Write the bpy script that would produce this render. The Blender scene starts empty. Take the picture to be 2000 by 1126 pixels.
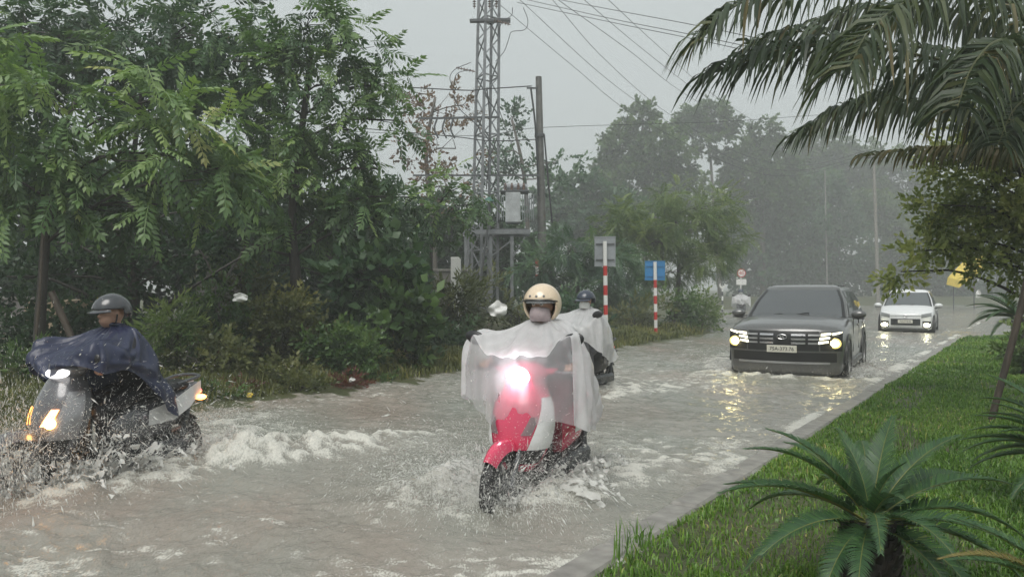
import bpy, bmesh, math, random
import numpy as np
from mathutils import Vector, Matrix

S = bpy.context.scene
COL = S.collection
rad = math.radians
PI = math.pi

# ------------------------------------------------------------------ camera
CAM_H, FPX = 1.45, 1560.0            # eye height above the flood water, focal length in px of a 2000 px wide frame
cam_d = bpy.data.cameras.new('camera')
cam_d.sensor_width = 36.0
cam_d.lens = 36.0 * FPX / 2000.0
cam_d.clip_end = 2000.0
cam_d.clip_start = 0.05
cam = bpy.data.objects.new('camera', cam_d)
COL.objects.link(cam)
cam.location = (0, 0, CAM_H)
cam.rotation_euler = (rad(90), 0, 0)
S.camera = cam

# ------------------------------------------------------------------ world: heavy overcast
SUN_EL, SUN_AZ = 58.0, 200.0
world = bpy.data.worlds.new('World')
S.world = world
world.use_nodes = True
wt = world.node_tree
wt.nodes.clear()
wo = wt.nodes.new('ShaderNodeOutputWorld')
bg = wt.nodes.new('ShaderNodeBackground')
sky = wt.nodes.new('ShaderNodeTexSky')
sky.sky_type = 'NISHITA'
sky.sun_disc = False
sky.sun_elevation = rad(SUN_EL)
sky.sun_rotation = rad(SUN_AZ)
sky.dust_density = 8.0
sky.air_density = 1.0
hs = wt.nodes.new('ShaderNodeHueSaturation')
hs.inputs['Saturation'].default_value = 0.25
wt.links.new(sky.outputs[0], hs.inputs['Color'])
mx = wt.nodes.new('ShaderNodeMix'); mx.data_type = 'RGBA'
mx.inputs[0].default_value = 0.9
wn = wt.nodes.new('ShaderNodeTexNoise'); wn.inputs['Scale'].default_value = 1.6; wn.inputs['Detail'].default_value = 3
wr = wt.nodes.new('ShaderNodeValToRGB')
wr.color_ramp.elements[0].position = 0.3; wr.color_ramp.elements[0].color = (3.6, 3.95, 4.0, 1)
wr.color_ramp.elements[1].position = 0.7; wr.color_ramp.elements[1].color = (4.0, 4.35, 4.35, 1)
wt.links.new(wn.outputs['Fac'], wr.inputs[0])
wt.links.new(hs.outputs[0], mx.inputs[6])
wt.links.new(wr.outputs[0], mx.inputs[7])
wt.links.new(mx.outputs[2], bg.inputs['Color'])
bg.inputs['Strength'].default_value = 0.107
wt.links.new(bg.outputs[0], wo.inputs[0])

# ------------------------------------------------------------------ sun behind the cloud
sd = bpy.data.lights.new('sun', 'SUN')
sd.energy = 1.5
sd.angle = rad(35)
sd.color = (1.0, 0.97, 0.92)
sun = bpy.data.objects.new('sun', sd)
COL.objects.link(sun)
sun.rotation_euler = (rad(90 - SUN_EL), 0, rad(180 - SUN_AZ))
sun['kind'] = 'helper'

vs = S.view_settings
vs.view_transform = 'Standard'
vs.look = 'None'
vs.exposure = 0.60
vs.gamma = 1.0
vs.use_curve_mapping = False
cy = S.cycles
cy.use_denoising = True
try:
    cy.denoiser = 'OPENIMAGEDENOISE'
except Exception:
    pass
cy.max_bounces = 8
cy.diffuse_bounces = 2
cy.glossy_bounces = 3
cy.transmission_bounces = 4
cy.transparent_max_bounces = 12
cy.volume_bounces = 1
cy.sample_clamp_indirect = 10.0
cy.use_adaptive_sampling = True
cy.adaptive_threshold = 0.03
cy.caustics_reflective = False
cy.caustics_refractive = False

# ------------------------------------------------------------------ helpers
def W(px, py, Y):
    """point at depth Y that the photograph shows at pixel (px, py)"""
    return np.array([(px - 1000.0) / FPX * Y, Y, CAM_H - (py - 563.0) / FPX * Y])

def hash2(ix, iy, seed):
    h = (ix.astype(np.int64) * 374761393 + iy.astype(np.int64) * 668265263 + seed * 974711) & 0xffffffff
    h = ((h ^ (h >> 13)) * 1274126177) & 0xffffffff
    h = (h ^ (h >> 16)) & 0xffffffff
    return h / 4294967295.0 * 2 - 1

def vnoise(x, y, seed=0):
    xi = np.floor(x); yi = np.floor(y)
    fx = x - xi; fy = y - yi
    sx = fx * fx * fx * (fx * (fx * 6 - 15) + 10); sy = fy * fy * fy * (fy * (fy * 6 - 15) + 10)
    a = hash2(xi, yi, seed); b = hash2(xi + 1, yi, seed); c = hash2(xi, yi + 1, seed); d = hash2(xi + 1, yi + 1, seed)
    return (a * (1 - sx) + b * sx) * (1 - sy) + (c * (1 - sx) + d * sx) * sy

def fbm(x, y, seed=0, octv=4, gain=0.5):
    s = 0; a = 1.0; t = 0
    for k in range(octv):
        s = s + a * vnoise(x * 2 ** k + 17.3 * k, y * 2 ** k - 9.1 * k, seed + k)
        t += a; a *= gain
    return s / t

def smooth(a, b, x):
    t = np.clip((x - a) / (b - a), 0, 1)
    return t * t * (3 - 2 * t)

def mesh_np(name, V, F, mat=None, parent=None, smooth_sh=True, attrs=None, sharp=None, mats=None, midx=None):
    """V (n,3); F list of int arrays (m,k); one mesh object"""
    V = np.asarray(V, dtype=np.float32)
    if not isinstance(F, (list, tuple)):
        F = [F]
    F = [np.asarray(f, dtype=np.int32) for f in F if len(f)]
    me = bpy.data.meshes.new(name)
    me.vertices.add(len(V))
    me.vertices.foreach_set('co', V.ravel())
    nl = sum(f.size for f in F); npoly = sum(len(f) for f in F)
    me.loops.add(nl); me.polygons.add(npoly)
    me.loops.foreach_set('vertex_index', np.concatenate([f.ravel() for f in F]))
    st = []; off = 0
    for f in F:
        st.append(off + np.arange(len(f)) * f.shape[1]); off += f.size
    me.polygons.foreach_set('loop_start', np.concatenate(st).astype(np.int32))
    if midx is not None:
        me.polygons.foreach_set('material_index', np.asarray(midx, dtype=np.int32))
    me.update(calc_edges=True)
    me.polygons.foreach_set('use_smooth', np.full(npoly, bool(smooth_sh)))
    if attrs:
        for k, a in attrs.items():
            at = me.attributes.new(k, 'FLOAT', 'POINT')
            at.data.foreach_set('value', np.asarray(a, dtype=np.float32))
    if sharp is not None:
        me.set_sharp_from_angle(angle=rad(sharp))
    for m in (mats or ([mat] if mat else [])):
        me.materials.append(m)
    return link(name, me, parent)

def link(name, data, parent=None):
    o = bpy.data.objects.new(name, data)
    COL.objects.link(o)
    if parent is not None:
        o.parent = parent
    return o

def empty(name, loc=(0, 0, 0), rz=0.0):
    o = link(name, None)
    o.empty_display_size = 0.1
    o.location = loc
    o.rotation_euler = (0, 0, rz)
    return o

def tag(o, label=None, cat=None, group=None, kind=None):
    if label: o['label'] = label
    if cat: o['category'] = cat
    if group: o['group'] = group
    if kind or cat: o['kind'] = kind or 'thing'
    return o

class MB:
    """collects shapes, builds one mesh object"""
    def __init__(self):
        self.v = []; self.f = []; self.n = 0; self.t = []
    def add(self, V, F, tint=None):
        V = np.asarray(V, dtype=float).reshape(-1, 3)
        for f in F:
            self.f.append(tuple(int(i) + self.n for i in f))
        self.v.append(V); self.n += len(V)
        self.t.append(np.full(len(V), 0.5 if tint is None else tint))
        return self
    def box(self, c, s, R=None, bev=0.0):
        x, y, z = [k / 2.0 for k in s]
        if bev <= 0:
            V = np.array([[sx * x, sy * y, sz * z] for sx in (-1, 1) for sy in (-1, 1) for sz in (-1, 1)])
            F = [(0, 1, 3, 2), (4, 6, 7, 5), (0, 4, 5, 1), (2, 3, 7, 6), (0, 2, 6, 4), (1, 5, 7, 3)]
        else:
            b = min(bev, x * .9, y * .9, z * .9)
            V = []; idx = {}
            for sx in (-1, 1):
                for sy in (-1, 1):
                    for sz in (-1, 1):
                        for a in range(3):
                            p = [sx * (x - b), sy * (y - b), sz * (z - b)]
                            p[a] = (sx * x, sy * y, sz * z)[a]
                            idx[(sx, sy, sz, a)] = len(V); V.append(p)
            F = []
            def q(*k): F.append(tuple(idx[i] for i in k))
            for s_ in (-1, 1):
                r = (lambda *k: q(*k)) if s_ > 0 else (lambda *k: q(*k[::-1]))
                r((s_, -1, -1, 0), (s_, 1, -1, 0), (s_, 1, 1, 0), (s_, -1, 1, 0))
                r((1, s_, -1, 1), (-1, s_, -1, 1), (-1, s_, 1, 1), (1, s_, 1, 1))
                r((-1, -1, s_, 2), (1, -1, s_, 2), (1, 1, s_, 2), (-1, 1, s_, 2))
            for sx in (-1, 1):
                for sy in (-1, 1):
                    q((sx, sy, -1, 0), (sx, sy, 1, 0), (sx, sy, 1, 1), (sx, sy, -1, 1))
                    q((sx, -1, sy, 0), (sx, 1, sy, 0), (sx, 1, sy, 2), (sx, -1, sy, 2))
                    q((-1, sx, sy, 1), (1, sx, sy, 1), (1, sx, sy, 2), (-1, sx, sy, 2))
                    for sz in (-1, 1):
                        q((sx, sy, sz, 0), (sx, sy, sz, 1), (sx, sy, sz, 2))
            V = np.array(V)
        if R is not None:
            V = V @ np.array(R).T
        return self.add(V + np.array(c), F)
    def tube(self, pts, r, seg=8, cap=True, flat=1.0):
        pts = np.asarray(pts, float); n = len(pts)
        r = np.broadcast_to(np.asarray(r, float), (n,))
        d = np.gradient(pts, axis=0); d /= np.linalg.norm(d, axis=1)[:, None] + 1e-9
        up = np.array([0, 0, 1.0]) if abs(d[0][2]) < 0.9 else np.array([1.0, 0, 0])
        V = []
        a = np.linspace(0, 2 * PI, seg, endpoint=False)
        s = np.cross(up, d[0]); s /= np.linalg.norm(s)
        for i in range(n):
            s = s - d[i] * np.dot(s, d[i]); s /= np.linalg.norm(s) + 1e-9
            t = np.cross(d[i], s)
            V.append(pts[i] + r[i] * (np.cos(a)[:, None] * s + flat * np.sin(a)[:, None] * t))
        V = np.concatenate(V)
        F = [(i * seg + j, i * seg + (j + 1) % seg, (i + 1) * seg + (j + 1) % seg, (i + 1) * seg + j) for i in range(n - 1) for j in range(seg)]
        if cap:
            F.append(tuple(range(seg))[::-1]); F.append(tuple((n - 1) * seg + j for j in range(seg)))
        return self.add(V, F)
    def bar(self, a, b, w=0.05, h=None):
        a = np.asarray(a, float); b = np.asarray(b, float)
        d = b - a; L = np.linalg.norm(d); d = d / L
        up = np.array([0, 0, 1.0]) if abs(d[2]) < 0.95 else np.array([0, 1.0, 0])
        s = np.cross(d, up); s /= np.linalg.norm(s); t = np.cross(s, d)
        R = np.stack([s, d, t], axis=1)
        return self.box((a + b) / 2, (w, L, h or w), R)
    def lathe(self, prof, seg=24, axis='z', c=(0, 0, 0), arc=(0, 2 * PI)):
        prof = np.asarray(prof, float); n = len(prof)
        full = abs(arc[1] - arc[0] - 2 * PI) < 1e-6
        a = np.linspace(arc[0], arc[1], seg, endpoint=not full)
        V = []
        for r, h in prof:
            x = r * np.cos(a); y = r * np.sin(a); z = np.full(seg, h)
            V.append({'z': np.stack([x, y, z], 1), 'x': np.stack([z, x, y], 1), 'y': np.stack([y, z, x], 1)}[axis])
        V = np.concatenate(V) + np.array(c)
        m = seg if full else seg - 1
        F = [(i * seg + j, i * seg + (j + 1) % seg, (i + 1) * seg + (j + 1) % seg, (i + 1) * seg + j) for i in range(n - 1) for j in range(m)]
        return self.add(V, F)
    def loft(self, secs, closed=False, cap=True):
        """secs: list of (k,3) arrays; closed = each section is a ring"""
        secs = [np.asarray(s, float) for s in secs]
        k = len(secs[0]); n = len(secs)
        V = np.concatenate(secs)
        m = k if closed else k - 1
        F = [(i * k + j, i * k + (j + 1) % k, (i + 1) * k + (j + 1) % k, (i + 1) * k + j) for i in range(n - 1) for j in range(m)]
        if cap and closed:
            F.append(tuple(range(k))[::-1]); F.append(tuple((n - 1) * k + j for j in range(k)))
        return self.add(V, F)
    def ell(self, c, r, seg=16, rings=10, R=None):
        th = np.linspace(0, PI, rings + 1)[1:-1]; a = np.linspace(0, 2 * PI, seg, endpoint=False)
        V = [[0, 0, 1.0]]
        for t in th:
            V += [[math.sin(t) * math.cos(x), math.sin(t) * math.sin(x), math.cos(t)] for x in a]
        V.append([0, 0, -1.0])
        V = np.array(V) * np.array(r)
        if R is not None: V = V @ np.array(R).T
        F = [(0, 1 + j, 1 + (j + 1) % seg) for j in range(seg)]
        for i in range(len(th) - 1):
            F += [(1 + i * seg + j, 1 + (i + 1) * seg + j, 1 + (i + 1) * seg + (j + 1) % seg, 1 + i * seg + (j + 1) % seg) for j in range(seg)]
        L = len(V) - 1; b = 1 + (len(th) - 1) * seg
        F += [(L, b + (j + 1) % seg, b + j) for j in range(seg)]
        return self.add(V + np.array(c), F)
    def mesh(self, name):
        me = bpy.data.meshes.new(name)
        me.from_pydata(np.concatenate(self.v).tolist(), [], self.f)
        return me
    def build(self, name, mat, parent=None, smooth_sh=True, sharp=35, fix=True):
        me = self.mesh(name)
        if fix:
            bm = bmesh.new(); bm.from_mesh(me)
            bmesh.ops.recalc_face_normals(bm, faces=bm.faces)
            bm.to_mesh(me); bm.free()
        me.polygons.foreach_set('use_smooth', np.full(len(me.polygons), bool(smooth_sh)))
        if smooth_sh and sharp:
            me.set_sharp_from_angle(angle=rad(sharp))
        if mat: me.materials.append(mat)
        return link(name, me, parent)

def eval_mesh(me, mods):
    sc = bpy.data.scenes.new('scratch'); o = bpy.data.objects.new('scratch', me); sc.collection.objects.link(o)
    for typ, kw in mods:
        m = o.modifiers.new(typ, typ)
        for k, v in kw.items(): setattr(m, k, v)
    vl = sc.view_layers[0]; vl.update()
    out = bpy.data.meshes.new_from_object(o.evaluated_get(vl.depsgraph), depsgraph=vl.depsgraph)
    bpy.data.objects.remove(o); bpy.data.scenes.remove(sc)
    return out

def rot(axis, a):
    return np.array(Matrix.Rotation(a, 3, axis))

def catmull(P, n, closed=False):
    """P (k,d) control points -> (n,d)"""
    P = np.asarray(P, float); k = len(P)
    if closed:
        t = np.linspace(0, k, n, endpoint=False)
        i = np.floor(t).astype(int); f = (t - i)[:, None]
        g = lambda j: P[(i + j) % k]
    else:
        t = np.linspace(0, k - 1, n); i = np.minimum(np.floor(t).astype(int), k - 2); f = (t - i)[:, None]
        Q = np.concatenate([[2 * P[0] - P[1]], P, [2 * P[-1] - P[-2]]])
        g = lambda j: Q[i + j + 1]
    p0, p1, p2, p3 = g(-1), g(0), g(1), g(2)
    return 0.5 * (2 * p1 + (p2 - p0) * f + (2 * p0 - 5 * p1 + 4 * p2 - p3) * f ** 2 + (3 * p1 - p0 - 3 * p2 + p3) * f ** 3)

# ------------------------------------------------------------------ materials
def nt(name):
    m = bpy.data.materials.new(name); m.use_nodes = True
    t = m.node_tree
    return m, t, t.nodes['Principled BSDF'], t.nodes['Material Output']

def N(t, typ, **kw):
    n = t.nodes.new(typ)
    for k, v in kw.items():
        if k in n.inputs: n.inputs[k].default_value = v
        else: setattr(n, k, v)
    return n

def ramp(t, fac, stops):
    r = t.nodes.new('ShaderNodeValToRGB')
    el = r.color_ramp.elements
    while len(el) < len(stops): el.new(0.5)
    for e, (p, c) in zip(el, stops):
        e.position = p; e.color = (*c, 1) if len(c) == 3 else c
    t.links.new(fac, r.inputs[0])
    return r.outputs[0]

def mat_plain(name, col, rough=0.5, metal=0.0, noise=0.15, scale=6.0, bump=0.0, coat=0.0, spec=0.5):
    m, t, b, o = nt(name)
    tc = N(t, 'ShaderNodeTexCoord'); no = N(t, 'ShaderNodeTexNoise', Scale=scale, Detail=5.0)
    t.links.new(tc.outputs['Object'], no.inputs['Vector'])
    c0 = tuple(max(0, k * (1 - noise)) for k in col); c1 = tuple(min(1, k * (1 + noise)) for k in col)
    t.links.new(ramp(t, no.outputs['Fac'], [(0.3, c0), (0.7, c1)]), b.inputs['Base Color'])
    b.inputs['Roughness'].default_value = rough
    b.inputs['Metallic'].default_value = metal
    b.inputs['Specular IOR Level'].default_value = spec
    if coat: b.inputs['Coat Weight'].default_value = coat; b.inputs['Coat Roughness'].default_value = 0.06
    if bump:
        bn = N(t, 'ShaderNodeBump', Strength=bump, Distance=0.02)
        t.links.new(no.outputs['Fac'], bn.inputs['Height']); t.links.new(bn.outputs[0], b.inputs['Normal'])
    return m

def mat_emit(name, col, strength, base=(0.8, 0.8, 0.8)):
    m, t, b, o = nt(name)
    b.inputs['Base Color'].default_value = (*base, 1)
    b.inputs['Emission Color'].default_value = (*col, 1)
    b.inputs['Emission Strength'].default_value = strength
    b.inputs['Roughness'].default_value = 0.2
    return m

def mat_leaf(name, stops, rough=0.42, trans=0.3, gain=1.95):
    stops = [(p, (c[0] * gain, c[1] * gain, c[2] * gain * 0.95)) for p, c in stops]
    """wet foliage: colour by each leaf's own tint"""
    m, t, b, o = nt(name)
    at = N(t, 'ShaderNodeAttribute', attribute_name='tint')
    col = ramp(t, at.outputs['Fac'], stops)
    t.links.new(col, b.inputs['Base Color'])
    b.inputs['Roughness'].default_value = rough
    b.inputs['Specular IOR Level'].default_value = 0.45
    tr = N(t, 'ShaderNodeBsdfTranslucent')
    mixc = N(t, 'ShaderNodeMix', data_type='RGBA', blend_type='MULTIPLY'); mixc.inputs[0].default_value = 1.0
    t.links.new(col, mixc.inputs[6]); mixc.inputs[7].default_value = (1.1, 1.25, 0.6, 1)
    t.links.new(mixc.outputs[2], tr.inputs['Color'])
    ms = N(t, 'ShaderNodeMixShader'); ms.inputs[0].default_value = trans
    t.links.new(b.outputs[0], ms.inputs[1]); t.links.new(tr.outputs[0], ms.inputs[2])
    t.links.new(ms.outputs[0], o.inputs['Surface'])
    return m

def mat_bark(name, c0, c1, scale=14):
    m, t, b, o = nt(name)
    tc = N(t, 'ShaderNodeTexCoord'); mp = N(t, 'ShaderNodeMapping'); mp.inputs['Scale'].default_value = (1, 1, 0.25)
    no = N(t, 'ShaderNodeTexNoise', Scale=float(scale), Detail=6.0, Roughness=0.65)
    t.links.new(tc.outputs['Object'], mp.inputs['Vector']); t.links.new(mp.outputs[0], no.inputs['Vector'])
    t.links.new(ramp(t, no.outputs['Fac'], [(0.3, c0), (0.7, c1)]), b.inputs['Base Color'])
    b.inputs['Roughness'].default_value = 0.55
    bn = N(t, 'ShaderNodeBump', Strength=0.6, Distance=0.02)
    t.links.new(no.outputs['Fac'], bn.inputs['Height']); t.links.new(bn.outputs[0], b.inputs['Normal'])
    return m

def mat_glass(name, tint=(0.03, 0.035, 0.04), alpha=0.35, rough=0.03):
    """vehicle glass: partly see-through, glossy"""
    m, t, b, o = nt(name)
    b.inputs['Base Color'].default_value = (*tint, 1)
    b.inputs['Roughness'].default_value = rough
    b.inputs['Specular IOR Level'].default_value = 0.9
    tp = N(t, 'ShaderNodeBsdfTransparent'); tp.inputs['Color'].default_value = (0.75, 0.8, 0.8, 1)
    ms = N(t, 'ShaderNodeMixShader'); ms.inputs[0].default_value = 1 - alpha
    t.links.new(tp.outputs[0], ms.inputs[1]); t.links.new(b.outputs[0], ms.inputs[2])
    t.links.new(ms.outputs[0], o.inputs['Surface'])
    return m

def mat_film(name, col, opacity, rough=0.25, transl=0.35, streak=True):
    """thin wet plastic sheet of a rain poncho"""
    m, t, b, o = nt(name)
    tc = N(t, 'ShaderNodeTexCoord')
    no = N(t, 'ShaderNodeTexNoise', Scale=7.0, Detail=6.0, Roughness=0.6)
    t.links.new(tc.outputs['Object'], no.inputs['Vector'])
    c0 = tuple(k * 0.86 for k in col)
    cc = ramp(t, no.outputs['Fac'], [(0.35, c0), (0.65, col)])
    t.links.new(cc, b.inputs['Base Color'])
    b.inputs['Roughness'].default_value = rough
    bn = N(t, 'ShaderNodeBump', Strength=0.35, Distance=0.03)
    t.links.new(no.outputs['Fac'], bn.inputs['Height']); t.links.new(bn.outputs[0], b.inputs['Normal'])
    tl = N(t, 'ShaderNodeBsdfTranslucent'); t.links.new(cc, tl.inputs['Color'])
    m1 = N(t, 'ShaderNodeMixShader'); m1.inputs[0].default_value = transl
    t.links.new(b.outputs[0], m1.inputs[1]); t.links.new(tl.outputs[0], m1.inputs[2])
    tp = N(t, 'ShaderNodeBsdfTransparent')
    m2 = N(t, 'ShaderNodeMixShader'); m2.inputs[0].default_value = opacity
    t.links.new(tp.outputs[0], m2.inputs[1]); t.links.new(m1.outputs[0], m2.inputs[2])
    t.links.new(m2.outputs[0], o.inputs['Surface'])
    return m

M = {}
M['steel'] = mat_plain('galvanised_steel', (0.20, 0.21, 0.22), 0.5, 0.3, 0.2, 5, 0.1)
M['steel_dark'] = mat_plain('dark_steel', (0.10, 0.105, 0.11), 0.45, 0.4, 0.25, 8)
M['concrete'] = mat_plain('wet_concrete', (0.24, 0.23, 0.21), 0.55, 0, 0.3, 9, 0.4)
M['concrete_dark'] = mat_plain('dark_concrete', (0.12, 0.118, 0.11), 0.55, 0, 0.3, 5, 0.3)
M['black_plastic'] = mat_plain('black_plastic', (0.018, 0.018, 0.02), 0.32, 0, 0.2)
M['rubber'] = mat_plain('rubber', (0.02, 0.02, 0.021), 0.6, 0, 0.2, 30, 0.2)
M['cable'] = mat_plain('cable', (0.025, 0.026, 0.028), 0.5)
M['white_paint'] = mat_plain('white_paint', (0.74, 0.74, 0.72), 0.35, 0, 0.06, 3)
M['red_paint'] = mat_plain('red_paint', (0.50, 0.035, 0.03), 0.4, 0, 0.12, 5)
M['blue_paint'] = mat_plain('blue_paint', (0.035, 0.21, 0.46), 0.35, 0, 0.1, 3)
M['sign_grey'] = mat_plain('sign_back', (0.30, 0.32, 0.34), 0.5, 0.3, 0.12, 4)
M['yellow'] = mat_plain('yellow_sheet', (0.78, 0.58, 0.07), 0.45, 0, 0.08, 2)
M['tan'] = mat_plain('tan_plaster', (0.46, 0.36, 0.25), 0.8, 0, 0.2, 3, 0.2)
M['grey_wall'] = mat_plain('grey_render', (0.22, 0.21, 0.20), 0.85, 0, 0.3, 2, 0.2)
M['porcelain'] = mat_plain('porcelain', (0.20, 0.13, 0.10), 0.15)
M['bag'] = mat_plain('plastic_bag', (0.78, 0.78, 0.76), 0.35, 0, 0.08)
M['bark_dark'] = mat_bark('bark_dark', (0.018, 0.016, 0.014), (0.06, 0.05, 0.042))
M['bark_grey'] = mat_bark('bark_grey', (0.07, 0.06, 0.05), (0.17, 0.15, 0.13))
M['bamboo'] = mat_bark('weathered_pole', (0.03, 0.025, 0.02), (0.10, 0.075, 0.055), 10)
# ------------------------------------------------------------------ the place: road frame
DU = np.array([0.5505, 0.8348])          # along the road, away from the camera
DV = np.array([0.8348, -0.5505])         # across, to the right
def UV(u, v):
    return u * DU + v * DV

# outline of the flooded carriageway
WPOLY = np.array([UV(-22, -8.4), UV(5.8, -8.42), (-1.9, 12.0), (2.3, 18.3), (6.2, 25.0), (9.6, 38.0), (13.6, 54.0), (24, 66.0), (60, 74.0), (150, 80.0),
                  (150, 24.6), (22, 24.0), (14.6, 23.9), (13.3, 23.6), UV(25.5, -2.06), UV(6.0, -2.03), UV(-22, -2.03)])
def poly_sd(X, Y, P):
    """signed distance, positive outside"""
    d2 = np.full(X.shape, 1e9); ins = np.zeros(X.shape, bool)
    n = len(P)
    for i in range(n):
        a = P[i]; b = P[(i + 1) % n]
        ex, ey = b - a
        t = np.clip(((X - a[0]) * ex + (Y - a[1]) * ey) / (ex * ex + ey * ey), 0, 1)
        d2 = np.minimum(d2, (X - a[0] - t * ex) ** 2 + (Y - a[1] - t * ey) ** 2)
        c = ((a[1] > Y) != (b[1] > Y)) & (X < (b[0] - a[0]) * (Y - a[1]) / (b[1] - a[1] + 1e-12) + a[0])
        ins ^= c
    d = np.sqrt(d2)
    return np.where(ins, -d, d)

def ground_h(X, Y):
    X = np.asarray(X, float); Y = np.asarray(Y, float)
    d = poly_sd(X, Y, WPOLY)
    v = X * DV[0] + Y * DV[1]
    right = (v > -5) & (Y < 40)
    wob = fbm(X * 0.35, Y * 0.35, 5, 3)
    dl = d + 0.45 * fbm(X * 0.8, Y * 0.8, 11, 3)
    left = np.where(dl < 0, -0.14 * smooth(0, 0.7, -dl), 0.16 * smooth(0, 1.4, dl) + 0.28 * smooth(1.5, 9, dl) + 0.05 * wob * smooth(0, 1.0, dl))
    rgt = -0.14 + (0.19 + 0.10 * smooth(0.2, 3.0, d) + 0.012 * fbm(X * 2.2, Y * 2.2, 3, 3)) * smooth(0.08, 0.27, d)
    return np.where(right, rgt, left)

def gh(x, y):
    return float(ground_h(np.array([x]), np.array([y]))[0])

def grid_mesh(xs, ys, hf):
    X, Y = np.meshgrid(xs, ys)
    V = np.stack([X.ravel(), Y.ravel(), hf(X, Y).ravel()], 1)
    nx, ny = len(xs), len(ys)
    i = (np.arange(ny - 1)[:, None] * nx + np.arange(nx - 1)[None, :]).ravel()
    F = np.stack([i, i + 1, i + nx + 1, i + nx], 1)
    return V, F

def grow(a, b, s0, k):
    out = [a]; s = s0
    while out[-1] < b:
        out.append(out[-1] + s); s *= k
    return np.array(out)

xs = np.concatenate([-grow(22, 480, 0.6, 1.25)[::-1][:-1], np.arange(-22, 26, 0.18), grow(26, 480, 0.4, 1.25)])
ys = np.concatenate([-grow(8, 150, 0.6, 1.3)[::-1][:-1], np.arange(-8, 32, 0.18), grow(32, 700, 0.3, 1.09)])
V, F = grid_mesh(xs, ys, ground_h)

def mat_ground():
    m, t, b, o = nt('wet_earth_and_turf')
    tc = N(t, 'ShaderNodeTexCoord')
    n1 = N(t, 'ShaderNodeTexNoise', Scale=0.9, Detail=6.0, Roughness=0.65); n2 = N(t, 'ShaderNodeTexNoise', Scale=14.0, Detail=5.0, Roughness=0.7)
    for n in (n1, n2): t.links.new(tc.outputs['Object'], n.inputs['Vector'])
    c1 = ramp(t, n1.outputs['Fac'], [(0.3, (0.045, 0.060, 0.020)), (0.52, (0.075, 0.085, 0.030)), (0.7, (0.115, 0.085, 0.055))])
    c2 = ramp(t, n2.outputs['Fac'], [(0.3, (0.55, 0.55, 0.55)), (0.7, (1.3, 1.3, 1.3))])
    mx = N(t, 'ShaderNodeMix', data_type='RGBA', blend_type='MULTIPLY'); mx.inputs[0].default_value = 1
    t.links.new(c1, mx.inputs[6]); t.links.new(c2, mx.inputs[7]); t.links.new(mx.outputs[2], b.inputs['Base Color'])
    b.inputs['Roughness'].default_value = 0.6
    bn = N(t, 'ShaderNodeBump', Strength=0.8, Distance=0.04)
    t.links.new(n2.outputs['Fac'], bn.inputs['Height']); t.links.new(bn.outputs[0], b.inputs['Normal'])
    return m
ground = mesh_np('ground', V, F, mat_ground())
tag(ground, 'wet grassy earth under the trees and the flooded road', None, None, 'structure')

# ------------------------------------------------------------------ vehicles: where they stand (used by the wakes too)
def place(px, py, dist):
    p = W(px, py, dist); return p[0], p[1]
SC_F, SC_R = np.array([-0.065, 5.31]), np.array([0.475, 6.44])          # centre scooter wheel contacts
LB_F, LB_R = np.array([-3.505, 5.666]), np.array([-2.855, 6.734])         # left scooter wheel contacts
BK = np.array([1.18, 11.2])                                          # scooter following behind
SUV_C = np.array([4.43, 13.1])                                      # front of the dark car
HB_C = np.array([12.95, 26.3])                                       # front of the white car
ROADDIR = -DU

# ------------------------------------------------------------------ water
us = np.concatenate([np.arange(-0.5, 15.5, 0.034), grow(15.5, 120, 0.05, 1.03)])
vs_ = np.concatenate([-grow(9.6, 70, 0.12, 1.12)[::-1][:-1], np.arange(-9.6, -1.85, 0.034), grow(-1.85, 90, 0.15, 1.12)])
U, Vv = np.meshgrid(us, vs_, indexing='ij')
WX = U * DU[0] + Vv * DV[0]; WY = U * DU[1] + Vv * DV[1]
far = np.sqrt(WX ** 2 + WY ** 2)

def seg_d(X, Y, a, b):
    e = b - a; L2 = e @ e
    t = ((X - a[0]) * e[0] + (Y - a[1]) * e[1]) / L2
    tc = np.clip(t, 0, 1)
    return np.hypot(X - a[0] - tc * e[0], Y - a[1] - tc * e[1]), t

warp1 = fbm(U * 0.8, Vv * 0.8, 21, 3) * 0.5
h = 0.026 * fbm(U * 1.9 + warp1, Vv * 1.0, 31, 3) + 0.024 * fbm(U * 5.0 + warp1 * 2, Vv * 2.6 + warp1, 41, 4, 0.6)
h += 0.010 * fbm(U * 13 + warp1 * 3, Vv * 7, 51, 3, 0.6)
calm = smooth(-0.25, 0.35, fbm(U * 0.35, Vv * 0.5, 91, 3))
h *= 0.75 + 0.85 * calm
fo = np.zeros_like(h)
ridge = 1 - np.abs(fbm(U * 3.2 + 2 * warp1, Vv * 2.4 - warp1, 61, 4)) * 2.4
fine = fbm(U * 17, Vv * 13, 71, 3)
lump = fbm(U * 6, Vv * 6, 81, 3)
base_f = smooth(0.55, 1.0, ridge + 0.35 * fine)
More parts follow.
